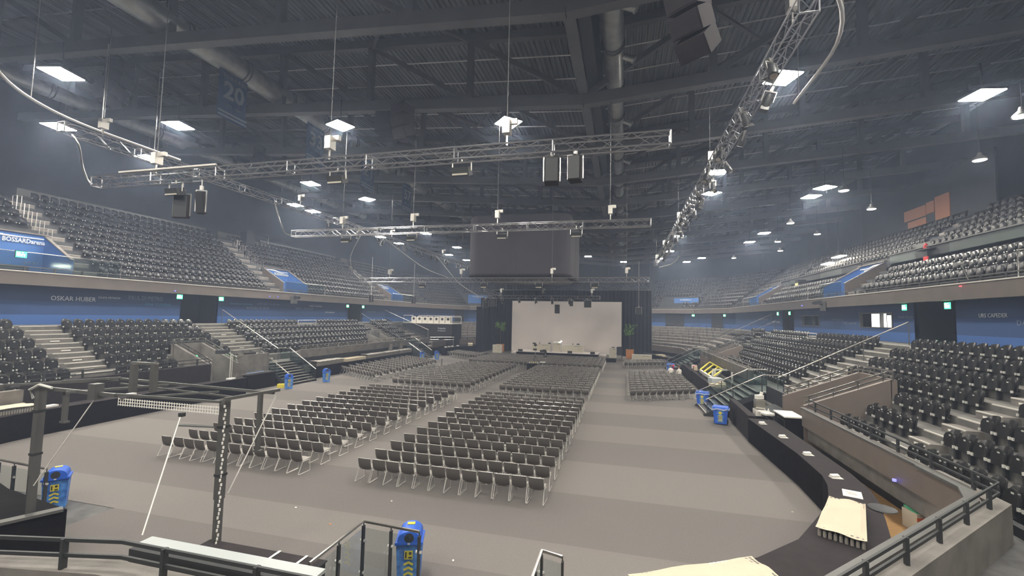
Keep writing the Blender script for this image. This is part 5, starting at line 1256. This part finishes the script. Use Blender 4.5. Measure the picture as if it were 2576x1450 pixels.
# serving booth with yellow roof frame
t = thing('serving_booth', 'white serving booth frame with yellow sloping roof bars beside the right chairs', 'booth', (6.6, 38.5, 0))
A0, A1, B0, B1 = Vector((6.4, 35.2, 1.35)), Vector((6.4, 40.9, 1.35)), Vector((8.15, 41.0, 2.15)), Vector((8.05, 46.8, 2.15))
A0, A1 = Vector((6.45, 36.0, 1.36)), Vector((6.4, 41.0, 1.36)); B0, B1 = Vector((7.8, 39.0, 1.75)), Vector((7.85, 45.0, 1.8))
part('sill', MB().bar(A0, A1, .18, .22), C_WHITE, t, world=True)
for i in range(4): k = i/3; part('yellow_bar', MB().tube([A0.lerp(A1, k)+Vector((0, 0, .12)), B0.lerp(B1, k)], .07, 7), C_YELB, t, world=True, smooth=True)
part('yellow_ridge', MB().tube([B0, B1], .07, 7), C_YELB, t, world=True, smooth=True)
for p in ((6.45, 35.9), (7.8, 36.0)): part('white_post', MB().box(p[0]-.06, p[0]+.06, p[1]-.06, p[1]+.06, 0, 1.9), C_WHITE, t, world=True)
part('white_lintel', MB().bar((6.9, 38.4, 1.78), (8.6, 38.6, 1.8), .12), C_WHITE, t, world=True); part('white_post', MB().box(8.5, 8.62, 38.4, 38.52, 0, 1.8), C_WHITE, t, world=True); part('white_post', MB().box(7.0, 7.12, 38.3, 38.42, 0, 1.75), C_WHITE, t, world=True); part('gable_bar', MB().bar(A0, B0, .14), C_WHITE, t, world=True)
part('back_panel', MB().box(8.3, 8.4, 38.6, 45, 0, 1.7), C_DARK, t, world=True)
t = thing('serving_counter', 'black-clothed bar front running past the serving booth', 'counter', (6.1, 41, 0))
part('cloth_skirt', MB().box(6.02, 6.35, 35.0, 43.2, .01, 1.1), C_TOP, t, world=True); part('cloth_skirt', MB().box(5.95, 6.3, 43.35, 49.5, .01, 1.1), C_TOP, t, world=True)
solo('plastic_tub', MB().cbox((6.5, 35.1, 1.3), (.8, .8, .45), rz=.2), mat('frosted_tub', (.55, .6, .62), .4), 'frosted plastic tub at the near end of the serving booth', 'tub')
solo('paper_bag_pile', MB().cbox((6.4, 33.9, 1.15), (.7, .9, .2), rz=.5).cbox((6.7, 34.0, 1.3), (.4, .5, .16), rz=.1), C_CREAM, 'pile of cream papers on the bar between booth and stairs', 'papers')
part('bar_top', MB().box(6.0, 7.0, 32.6, 34.9, 0, 1.05), C_TOP, thing('serving_counter', 'short black bar section behind the nearer right stairs', 'counter', (6.5, 33.5, 0)), world=True)
for i, (x, y, m, l) in enumerate(((6.5, 44.6, C_RED, 'red and white boxes on the bar beyond the booth'), (6.55, 45.4, C_CARD, 'white cups on the bar beyond the booth'), (6.4, 46.6, C_STEEL, 'steel coffee urn on the bar beyond the booth'), (6.45, 43.9, C_CREAM, 'cream packets on the bar beyond the booth'), (6.5, 47.8, C_DARK, 'dark kettle at the far end of the bar'))):
    mb = MB().cbox((x, y, 1.27), (.3, .4, .34), rz=i) if i != 2 else MB().lathe([(.18, 0), (.2, .35), (.1, .42)], (x, y, 1.1), 12)
    solo('bar_item', mb, m, l, 'supplies', 'things on the right bar')
part('bar_table', MB().box(6.3, 6.9, 43.4, 49.4, 0, 1.1), C_TOP, thing('bar_table', 'black table top carrying boxes behind the bar cloth', 'table', (6.6, 46, 0)), world=True)
solo('covered_tray', MB().cbox((4.6, 60.0, 1.15), (.9, .9, .16), rz=.4).cbox((4.9, 58.9, 1.1), (.4, .8, .1), rz=.2), C_CREAM, 'cream covered trays on the black counter at the far right', 'trays')
counter([(5.2, 57.3), (4.6, 60.5), (2.4, 63.6)], [(6.2, 57.6), (5.6, 61.2), (3.0, 64.6)], 1.05, 'curved black counter in the far right corner of the floor')
counter([(-20.0, 66.8), (-22.6, 65.4), (-24.0, 61.5), (-24.3, 58.4)], [(-20.2, 67.7), (-23.2, 66.2), (-24.85, 61.6), (-25.1, 58.4)], 1.1, 'curved black counter in the far left corner of the floor')
for i, (x, y) in enumerate(((-24.7, 59.0), (-24.6, 60.0), (-24.5, 61.0), (-24.2, 62.4))): solo('plate_stack', MB().lathe([(.1, 0), (.2, .02), (.2, .14)], (x, y, 1.101), 12), C_CARD, 'white plate stack on the far left corner counter, %s from the near end' % ORD[i+1], 'plates', 'plate stacks on the far left counter')
solo('cream_box', MB().cbox((-23.1, 64.9, 1.28), (.7, 1.7, .34), rz=.35), C_CREAM, 'cream cloth-covered box on the far left corner counter', 'box')

# left store corner: white boards, black screen, cartons
t = thing('white_cabinet', 'white fridge cabinet in the recess right of the left exit passage', 'cabinet', (-28, 26.6, 0))
part('body', MB().box(-.5, .4, -.7, .7, 0, 1.35), C_OFFW, t); part('door', MB().box(.4, .44, -.65, .0, .1, 1.2), C_WHITE, t); part('blue_strip', MB().box(.3, .42, -.7, .7, 1.35, 1.42), C_BIN, t)
solo('black_partition', MB().cbox((-26.85, 27.0, 1.35), (.12, .95, 2.5)), C_TOP, 'tall black partition board leaning by the left floor stairs', 'partition')
solo('white_partition', MB().cbox((-26.95, 27.85, 1.35), (.08, .4, 2.4), rx=-.05), C_WHITE, 'narrow white board beside the black partition', 'board')
t = thing('white_cabinet', 'cream cabinet under the landing of the nearer left stairs', 'cabinet', (-28.4, 29.8, 0)); part('body', MB().box(-.4, .4, -.8, .7, 0, 1.2), C_OFFW, t); part('door', MB().box(.4, .43, -.7, 0, .05, 1.15), C_CREAM, t)
solo('blue_white_cover', MB().cbox((-26.75, 27.3, 1.12), (.35, 1.6, .12), rz=.0), mat('pale_blue_sheet', (.3, .45, .8), .5), 'folded blue and white sheet on top of the black table front', 'sheet')
solo('truss_pole', MB().tube([(-26.35, 24.9, 0), (-26.35, 24.9, 2.7)], .04, 5).tube([(-26.2, 24.9, 0), (-26.2, 24.9, 2.7)], .02, 5), C_CLIP, 'thin white perforated pole standing at the left exit passage', 'pole')
part('head', MB().cbox((-26.8, 24.6, 2.85), (.5, .8, .25), rz=.4), C_DARK, thing('black_lamp_head', 'black lamp head at the top of the thin white pole', 'lamp', (-26.8, 24.6, 2.7)), world=True)

# media platform with band stands
t = thing('band_platform', 'tall black-clothed band platform with white rail at the far left', 'platform', (-29, 64, 0))
part('cloth_body', MB().box(-33.2, -25.05, 62.0, 66.0, 2.3, 4.38).box(-33.2, -25.06, 62.3, 66.0, 0, 2.3), C_TOP, t, world=True); part('deck', MB().box(-33.3, -25.0, 61.95, 66.1, 4.38, 4.45), C_NOSE, t, world=True)
r = MB(); r.tube([(-25.1, 62.05, 4.4), (-25.1, 62.05, 5.35), (-25.25, 62.1, 5.47), (-27.2, 62.1, 5.47)], .05, 6); r.tube([(-25.1, 62.05, 5.45), (-25.1, 65.9, 5.45), (-25.1, 65.9, 4.4)], .04, 6); r.tube([(-33.1, 62.05, 4.4), (-33.1, 62.05, 5.6), (-31.5, 62.05, 5.6)], .04, 6); r.tube([(-32.5, 65.9, 4.4), (-32.5, 65.9, 5.6), (-25.1, 65.9, 5.6)], .03, 6)
part('white_rail', r, C_WHITE, t, world=True, smooth=True)
text('The Swinging Babies', 1.3, .32, C_TXT, t, (2.3, -2.03, 3.72), (PI/2, 0, 0)); text('Der Swingorchester', 1.3, .22, C_TXT, t, (2.3, -2.03, 3.36), (PI/2, 0, 0))
r = MB(); [r.tube([(-28.4, 61.7, z), (-24.6, 61.9, z+.1)], .035, 5) for z in (2.0, 2.35)]; [r.tube([(x, 61.8, 0), (x, 61.8, 2.4)], .03, 5) for x in (-27.8, -26, -24.7)]; solo('rail_pair', r, C_RAIL, 'two thin rails across the foot of the black band platform', 'railing')
bs = thing('music_stand_front', 'x', 'music stand', (-32, 62.4, 4.45), 0)
part('front_board', MB().add([(x, y, z) for y in (-.03, .03) for x, z in ((-.38, 0), (.38, 0), (.38, .9), (.28, 1.02), (-.28, 1.02), (-.38, .9))], [(0, 1, 2, 3, 4, 5), (11, 10, 9, 8, 7, 6)]+[(i, i+6, (i+1) % 6+6, (i+1) % 6) for i in range(6)]), C_TABLE, bs)
part('side_board', MB().box(-.38, -.35, .03, .4, 0, .9), C_TABLE, bs); part('side_board', MB().box(.35, .38, .03, .4, 0, .9), C_TABLE, bs)
em = MB().tube([(.02, -.035, .66), (.02, -.045, .66)], .2, 16); part('round_emblem', em, C_DARK, bs)
rec = snap(bs)
for i in range(13):
    row = i//7; x = -31.6+(i % 7)*.95+row*.4; y = 62.4+row*1.5; lab = 'white band stand with round dark emblem, %s row, %s from the left' % (('front', 'rear')[row], ORD[i % 7+1])
    if i == 0: bs.location = (x, y, 4.45); bs['label'] = lab; bs['group'] = 'white band stands on the platform'
    else: o = dup(rec, (x, y, 4.45), R.uniform(-.1, .1), lab, 'white band stands on the platform')
t = thing('platform_stairs', 'dark glass-sided stairs climbing to the band platform', 'stairs', (-30, 60.5, 0))
part('handrail', MB().tube([(-35.5, 60.5, 6.3), (-28.4, 60.9, 3.5), (-28.4, 60.9, .4)], .04, 6), C_RAIL, t, world=True)
part('glass_panel', MB().add([(-35.5, 60.5, 5.2), (-28.4, 60.9, 2.3), (-28.4, 60.9, 3.4), (-35.5, 60.5, 6.2)], [(0, 1, 2, 3)]), C_GLASS, t, world=True)
part('stringer', MB().bar((-35.5, 60.55, 5.0), (-28.3, 60.95, 2.1), .08, .25).bar((-35.5, 60.55, 5.6), (-28.3, 60.95, 2.75), .03), C_STEELD, t, world=True)

# ================================================================ STAGE
t = thing('stage', 'low grey stage platform with dark front below the white screen', 'stage', (-9, 62, 0))
part('wing_deck', MB().box(-19.7, -.9, 59.3, 66.3, .5, .55), C_STEEL, t, world=True); part('dark_front', MB().box(-19.6, -1.0, 59.35, 66.2, 0, .5), C_BLACK, t, world=True)
part('centre_deck', MB().box(-14.6, -3.3, 60.0, 64.2, .86, .9), C_SCREEN, t, world=True); part('centre_front', MB().box(-14.55, -3.35, 60.05, 64.2, .55, .86), C_BLACK, t, world=True)
for a, b in ((-15.5, -14.6), (-3.3, -2.3)): part('side_step', MB().box(a, b, 61, 63, .55, .72), C_SCREEN, t, world=True)
sc_m = MB(); nx, nz = 32, 16; vs = []
for j in range(nz+1):
    for i in range(nx+1):
        u, v = i/nx, j/nz; f = .06*math.sin(u*PI*1.4+v*2.2)*(1-v)+.05*math.exp(-((u-.15-.35*(1-v))/.07)**2)*(1-v)+.06*math.exp(-((u-.55-.4*v)/.08)**2)
        vs.append((-16.38+16.06*u, 64.5-f, .55+7.55*v))
sc_m.add(vs, [(j*(nx+1)+i, j*(nx+1)+i+1, (j+1)*(nx+1)+i+1, (j+1)*(nx+1)+i) for j in range(nz) for i in range(nx)])
t = thing('projection_screen', 'huge blank white projection screen at the back of the stage', 'screen', (-8.35, 64.5, .55))
part('fabric', sc_m, C_SCREEN, t, world=True, smooth=True)
part('frame', MB().box(-16.5, -.2, 64.55, 64.62, .55, 8.2), C_DARK, t, world=True)
def curtain(x0, x1, y, z0, z1, label, amp=.09, n=None, skew=0):
    n = n or int(abs(x1-x0)/.16); mb = MB(); vs = []
    for i in range(n+1):
        u = i/n; yy = y+amp*math.sin(i*1.9)+skew*u; x = x0+(x1-x0)*u
        vs += [(x, yy, z0), (x, yy, z1)]
    mb.add(vs, [(2*i, 2*i+2, 2*i+3, 2*i+1) for i in range(n)])
    return solo('stage_curtain', mb, mat('black_molton', (.022, .023, .028), .9, spec=.1), label, 'curtain', smooth=True)
curtain(-21.6, -16.3, 65.2, 0, 8.6, 'black stage curtain left of the white screen'); curtain(-.3, 3.75, 65.2, .4, 9.8, 'black stage curtain right of the white screen')
curtain(-19.8, 1.6, 65.6, 8.1, 9.75, 'black curtain border above the white screen')
curtain(-21.9, -20.2, 64.0, 0, 7.2, 'slanting black side curtain at the far left of the stage', skew=1.0)
t = thing('curtain_truss', 'thin truss frame carrying the black stage curtains', 'frame', (-9, 65.4, 0))
part('top_pipe', MB().tube([(-20, 65.5, 9.82), (3.8, 65.5, 9.86)], .035, 5), C_RAIL, t, world=True)
for x, z in ((-20, 9.8), (3.78, 9.85), (-.25, 9.8), (-16.45, 9.8)): part('upright', MB().box(x-.06, x+.06, 65.3, 65.42, 0, z), C_STEELD, t, world=True)
for i, x in enumerate((-18.1, -11.2, -8.1, -2.2, 1.1, 3.6)): part('hanging_wire', MB().tube([(x, 65.4, 9.8), (x, 65.4, 15)], .02, 4), C_STEEL, t, world=True)
def front_table(x0, x1, y, z0, z1, label, name='panel_table', slope=0):
    t = thing(name, label, 'table' if 'table' in name else 'lectern', ((x0+x1)/2, y, z0)); w_ = (x1-x0)/2; h = z1-z0
    part('front_panel', MB().box(-w_, w_, -.02, .02, 0, h), C_OFFW, t); part('top', MB().box(-w_-.03, w_+.03, -.06, .6, h, h+.04), C_WHITE, t)
    for s in (-1, 1): part('side_panel', MB().box(s*w_-.03, s*w_+.03, -.03, .58, 0, h), C_WHITE, t)
    mk = MB(); [mk.cbox((w_*.55+.1*k, -.026, h*.45-.1*(k % 2)), (.04, .008, .1), ry=.5) for k in range(3)]; mk.box(w_*.1, w_*.7, -.028, -.02, h*.86, h*.9); part('small_print', mk, C_STEEL, t)
    return t
front_table(-12.85, -10.17, 62.5, .9, 1.84, 'cream panel table left of the lectern on the stage')
front_table(-8.48, -5.5, 62.5, .9, 1.84, 'cream panel table right of the lectern on the stage')
lt_ = front_table(-9.7, -8.61, 62.0, .9, 2.12, 'cream wooden lectern in the middle of the stage', 'lectern'); part('desk_top', MB().cbox((0, .2, 1.3), (1.0, .6, .05), rx=.35), C_WHITE, lt_)
front_table(-1.86, -.96, 60.0, .55, 1.82, 'cream lectern at the right end of the stage', 'lectern')
front_table(-18.11, -16.92, 60.5, .55, 1.62, 'cream desk at the left end of the stage', 'side_table')
front_table(1.09, 3.56, 61.0, .0, .98, 'long low cream bench board right of the stage', 'side_table')
for i, (x, y, z) in enumerate(((-1.35, 60.2, 1.86), )): solo('laptop', MB().cbox((x, y, z+.05), (.4, .3, .1)), C_DARK, 'dark laptop on the right lectern', 'laptop')
def floor_lamp(x, z1, lit, label):
    t = thing('stage_microphone', label, 'microphone', (x, 62, .9)); part('stem', MB().tube([(0, 0, 0), (0, 0, z1-.9)], .02, 5), C_RAIL, t); part('head', MB().lathe([(.02, -.08), (.1, -.04), (.1, .04), (.02, .08)], (0, 0, z1-.9), 10), mat('reading_lamp', (1, 1, 1), .5, emit=10) if lit else C_RAIL, t, smooth=True); part('foot', MB().lathe([(.15, 0), (.15, .02)], n=10), C_STEELD, t)
floor_lamp(-10.0, 2.42, False, 'slim stand left of the stage lectern'); floor_lamp(-8.55, 2.38, True, 'slim stand with bright lamp head right of the stage lectern')
for i, (x, l) in enumerate(((-10.4, 'left'), (-6.3, 'right'))):
    t = thing('office_chair', 'dark round-backed chair behind the %s panel table' % l, 'chair', (x, 63.2, .9)); part('backrest', MB().tube([(0, -.02, .95), (0, .02, .95)], .24, 16), C_STEELD, t); part('inner_mesh', MB().tube([(0, -.03, .93), (0, -.021, .93)], .15, 14), C_STEEL, t); part('seat', MB().box(-.22, .22, -.4, .05, .45, .5), C_STEELD, t); part('pedestal', MB().tube([(0, -.15, 0), (0, -.15, .45)], .04, 6), C_STEELD, t)
for i, (x, l) in enumerate(((-11.75, 'left'), (-7.0, 'right'))): solo('desk_bottle', MB().lathe([(.05, 0), (.055, .16), (.02, .22), (.02, .27)], (x, 62.75, 1.88), 8), C_DARK, 'dark bottle on the %s panel table' % l, 'bottle')
for i, (x, l) in enumerate(((-14.0, 'leftmost'), (-10.9, 'second from the left'), (-7.1, 'third from the left'), (-4.05, 'rightmost'))):
    t = thing('stage_monitor', 'black wedge monitor on the stage front edge, %s' % l, 'loudspeaker', (x, 60.2, .9 if i in (0, 1, 2, 3) else .55)); part('cabinet', MB().add([(a, b, z) for a in (-.3, .3) for b, z in ((-.2, 0), (.2, 0), (.1, .3), (-.15, .3))], [(0, 1, 2, 3), (7, 6, 5, 4), (0, 4, 5, 1), (1, 5, 6, 2), (2, 6, 7, 3), (3, 7, 4, 0)]), C_DARK, t); part('grille', MB().cbox((0, .16, .16), (.54, .02, .26), rx=.3), C_STEELD, t)
def tree(x, y, z0, zp, ztrunk, ztop, w_, label, seed):
    rr = random.Random(seed); t = thing('potted_tree', label, 'plant', (x, y, z0))
    part('planter', MB().box(-.5, .5, -.45, .45, 0, zp-z0).box(-.54, .54, -.49, .49, zp-z0-.06, zp-z0), C_ORANGE, t)
    part('soil', MB().box(-.46, .46, -.41, .41, zp-z0, zp-z0+.01), C_BARK, t)
    part('trunk', MB().tube([(0, 0, zp-z0-.1), (.03, 0, (ztrunk-z0)*.6), (0, 0, ztop-z0-.4)], [.035, .03, .015], 6), C_BARK, t, smooth=True)
    fo = MB(); cz = (ztrunk+ztop)/2-z0; hz = (ztop-ztrunk)/2
    for i in range(16):
        a = rr.uniform(0, 2*PI); e = rr.uniform(-.6, 1); L = rr.uniform(.5, 1)
        bx, by, bz = math.cos(a)*w_*.5*L, math.sin(a)*w_*.5*L, cz+e*hz*.9
        fo.tube([(0, 0, cz+e*hz*.3-.2), (bx, by, bz)], .01, 4)
        for k in range(14):
            p = Vector((bx*rr.uniform(.4, 1.15), by*rr.uniform(.4, 1.15), bz+rr.uniform(-.3, .25))); r_ = Matrix.Rotation(rr.uniform(0, 6.3), 4, 'Z') @ Matrix.Rotation(rr.uniform(-.9, .5), 4, 'X'); l_ = rr.uniform(.16, .28); m_ = Matrix.Translation(p) @ r_
            fo.add([m_ @ Vector(q) for q in ((0, 0, 0), (l_*.3, l_*.45, .02), (0, l_, -.03), (-l_*.3, l_*.45, .02))], [(0, 1, 2, 3)])
    part('foliage', fo, C_LEAF, t, kind='stuff')
tree(-17.75, 63, .55, 1.62, 3.3, 4.85, 1.75, 'small leafy tree in an orange planter left of the white screen', 3)
tree(.8, 62.5, 0.3, 1.57, 3.1, 5.0, 1.6, 'denser leafy tree in an orange planter right of the white screen', 8)
solo('planter_base', MB().box(.2, 1.4, 61.9, 63.1, 0, .3), C_DARK, 'dark box under the right orange planter', 'box')

# camera platform among the chairs
t = thing('camera_riser', 'black-clothed camera riser standing among the chairs', 'platform', (-9.35, 47.1, 0)); part('cloth_body', MB().box(-.68, .68, -.8, .9, .005, .74), C_BLACK, t); part('deck', MB().box(-.7, .7, -.82, .92, .74, .78), C_STEEL, t)
def tripod(x, y, z, h, label, pale=False):
    t = thing('tripod_camera', label, 'camera', (x, y, z)); m = C_RAIL if pale else C_DARK
    for k in range(3): a = 2*PI*k/3+.4; part('tripod_leg', MB().tube([(0, 0, h*.45), (math.cos(a)*.32, math.sin(a)*.32, 0)], .02, 5), C_DARK, t)
    part('column', MB().tube([(0, 0, h*.4), (0, 0, h)], .035, 6), C_RAIL, t); part('camera_body', MB().cbox((0, 0, h+.12), (.22, .45, .22)).cbox((0, .3, h+.12), (.14, .2, .14)), C_DARK, t); part('viewfinder', MB().cbox((-.1, -.15, h+.32), (.35, .12, .14)), C_DARK, t); part('monitor', MB().cbox((.0, -.2, h-.35), (.4, .05, .2), rx=.2), C_STEELD, t); return t
tripod(-9.35, 47.4, .78, 1.75, 'tall video camera on a tripod standing on the black riser'); tripod(-8.4, 48.4, 0, 1.75, 'second tripod camera on the floor just right of the riser')
solo('flight_case_lid', MB().cbox((-8.55, 47.6, .8), (.5, .5, .1)).tube([(-8.55, 47.6, 0), (-8.55, 47.6, .8)], .04, 6), C_WHITE, 'small white stool table beside the camera riser', 'table')
for i in range(5): solo('small_bottle', MB().lathe([(.04, 0), (.04, .12), (.015, .16)], (-9.8+.22*i, 46.6+.1*(i % 2), .78), 8), C_YEL if i % 2 else C_CARD, 'small bottle on the front edge of the camera riser, %s from the left' % ORD[i+1], 'bottle', 'bottles on the camera riser')

# two seated people, seen from behind
def person(x, y, rz, lean, label, hair):
    me = bpy.data.meshes.new('body'); V = [(0, 0, .5), (0, -.02, .75), (0, -.03, .98), (0, .0, 1.12), (0, .01, 1.2),
        (.17, -.02, 1.05), (.26, .0, .82), (.2, .2, .66), (-.17, -.02, 1.05), (-.26, .0, .82), (-.2, .2, .66), (.1, .02, .5), (.13, .42, .5), (.13, .46, .08), (.13, .6, .05), (-.1, .02, .5), (-.13, .42, .5), (-.13, .46, .08), (-.13, .6, .05)]
    E_ = [(0, 1), (1, 2), (2, 3), (3, 4), (2, 5), (5, 6), (6, 7), (2, 8), (8, 9), (9, 10), (0, 11), (11, 12), (12, 13), (13, 14), (0, 15), (15, 16), (16, 17), (17, 18)]
    RD = [.16, .155, .16, .07, .055, .075, .05, .035, .075, .05, .035, .1, .07, .045, .04, .1, .07, .045, .04]
    me.from_pydata(V, E_, []); o = bpy.data.objects.new('body', me); COL.objects.link(o)
    t = thing('person', label, 'person', (x, y, 0), rz); o.parent = t
    s = o.modifiers.new('skin', 'SKIN'); sv = me.skin_vertices[0].data
    for v, r_ in zip(sv, RD): v.radius = (r_*1.15, r_*.8)
    sv[0].use_root = True; o.modifiers.new('sub', 'SUBSURF').levels = 1
    me.materials.append(C_SHIRT)
    for p in me.polygons: p.use_smooth = True
    hd = MB().lathe([(.03, -.14), (.07, -.1), (.085, -.02), (.088, .05), (.07, .11), (.02, .14)], (0, .02, 1.33), 14); hd.cbox((0, .115, 1.31), (.025, .03, .04)); hd.cbox((.09, .02, 1.32), (.02, .04, .06)); hd.cbox((-.09, .02, 1.32), (.02, .04, .06))
    part('head', hd, C_SKIN, t, smooth=True)
    part('hair', MB().lathe([(.09, -.03), (.097, .05), (.08, .12), (.02, .155)], (0, .005, 1.335), 14), hair, t, smooth=True)
    part('trousers', MB().tube([(.12, .05, .5), (.14, .43, .5), (.14, .47, .1)], [.1, .085, .06], 8).tube([(-.12, .05, .5), (-.14, .43, .5), (-.14, .47, .1)], [.1, .085, .06], 8), C_DARK, t, smooth=True)
person(4.3, 44.3, .15, 0, 'seated person in white shirt with grey hair, left of the pair at the right', C_HAIR)
person(5.0, 43.9, .6, 0, 'seated person in cream shirt turned sideways, right of the pair at the right', mat('hair_brown', (.12, .07, .04), .8))
solo('red_cap', MB().lathe([(.14, 0), (.15, .03), (.12, .1), (.03, .14)], (4.75, 46.5, 1.12), 12).tube([(4.75, 46.5, 0), (4.75, 46.5, 1.13)], .05, 8), C_RED, 'dark red round-topped pole between the two seated people', 'post')

# small litter on the carpet
for i, (x, y, m) in enumerate(((-7.6, 10.6, C_ORANGE), (-5.2, 11.0, C_CARD), (-6.8, 12.4, C_CARD), (-9.2, 11.2, C_CARD), (4.9, 15.2, C_CREAM), (-3.8, 9.9, C_CARD))):
    solo('paper_scrap', MB().cbox((x, y, .01), (.06, .04, .01), rz=i), m, 'tiny scrap on the near carpet, %s counted by distance' % ORD[[2, 3, 5, 4, 6, 1][i]], 'scrap', 'scraps on the carpet')
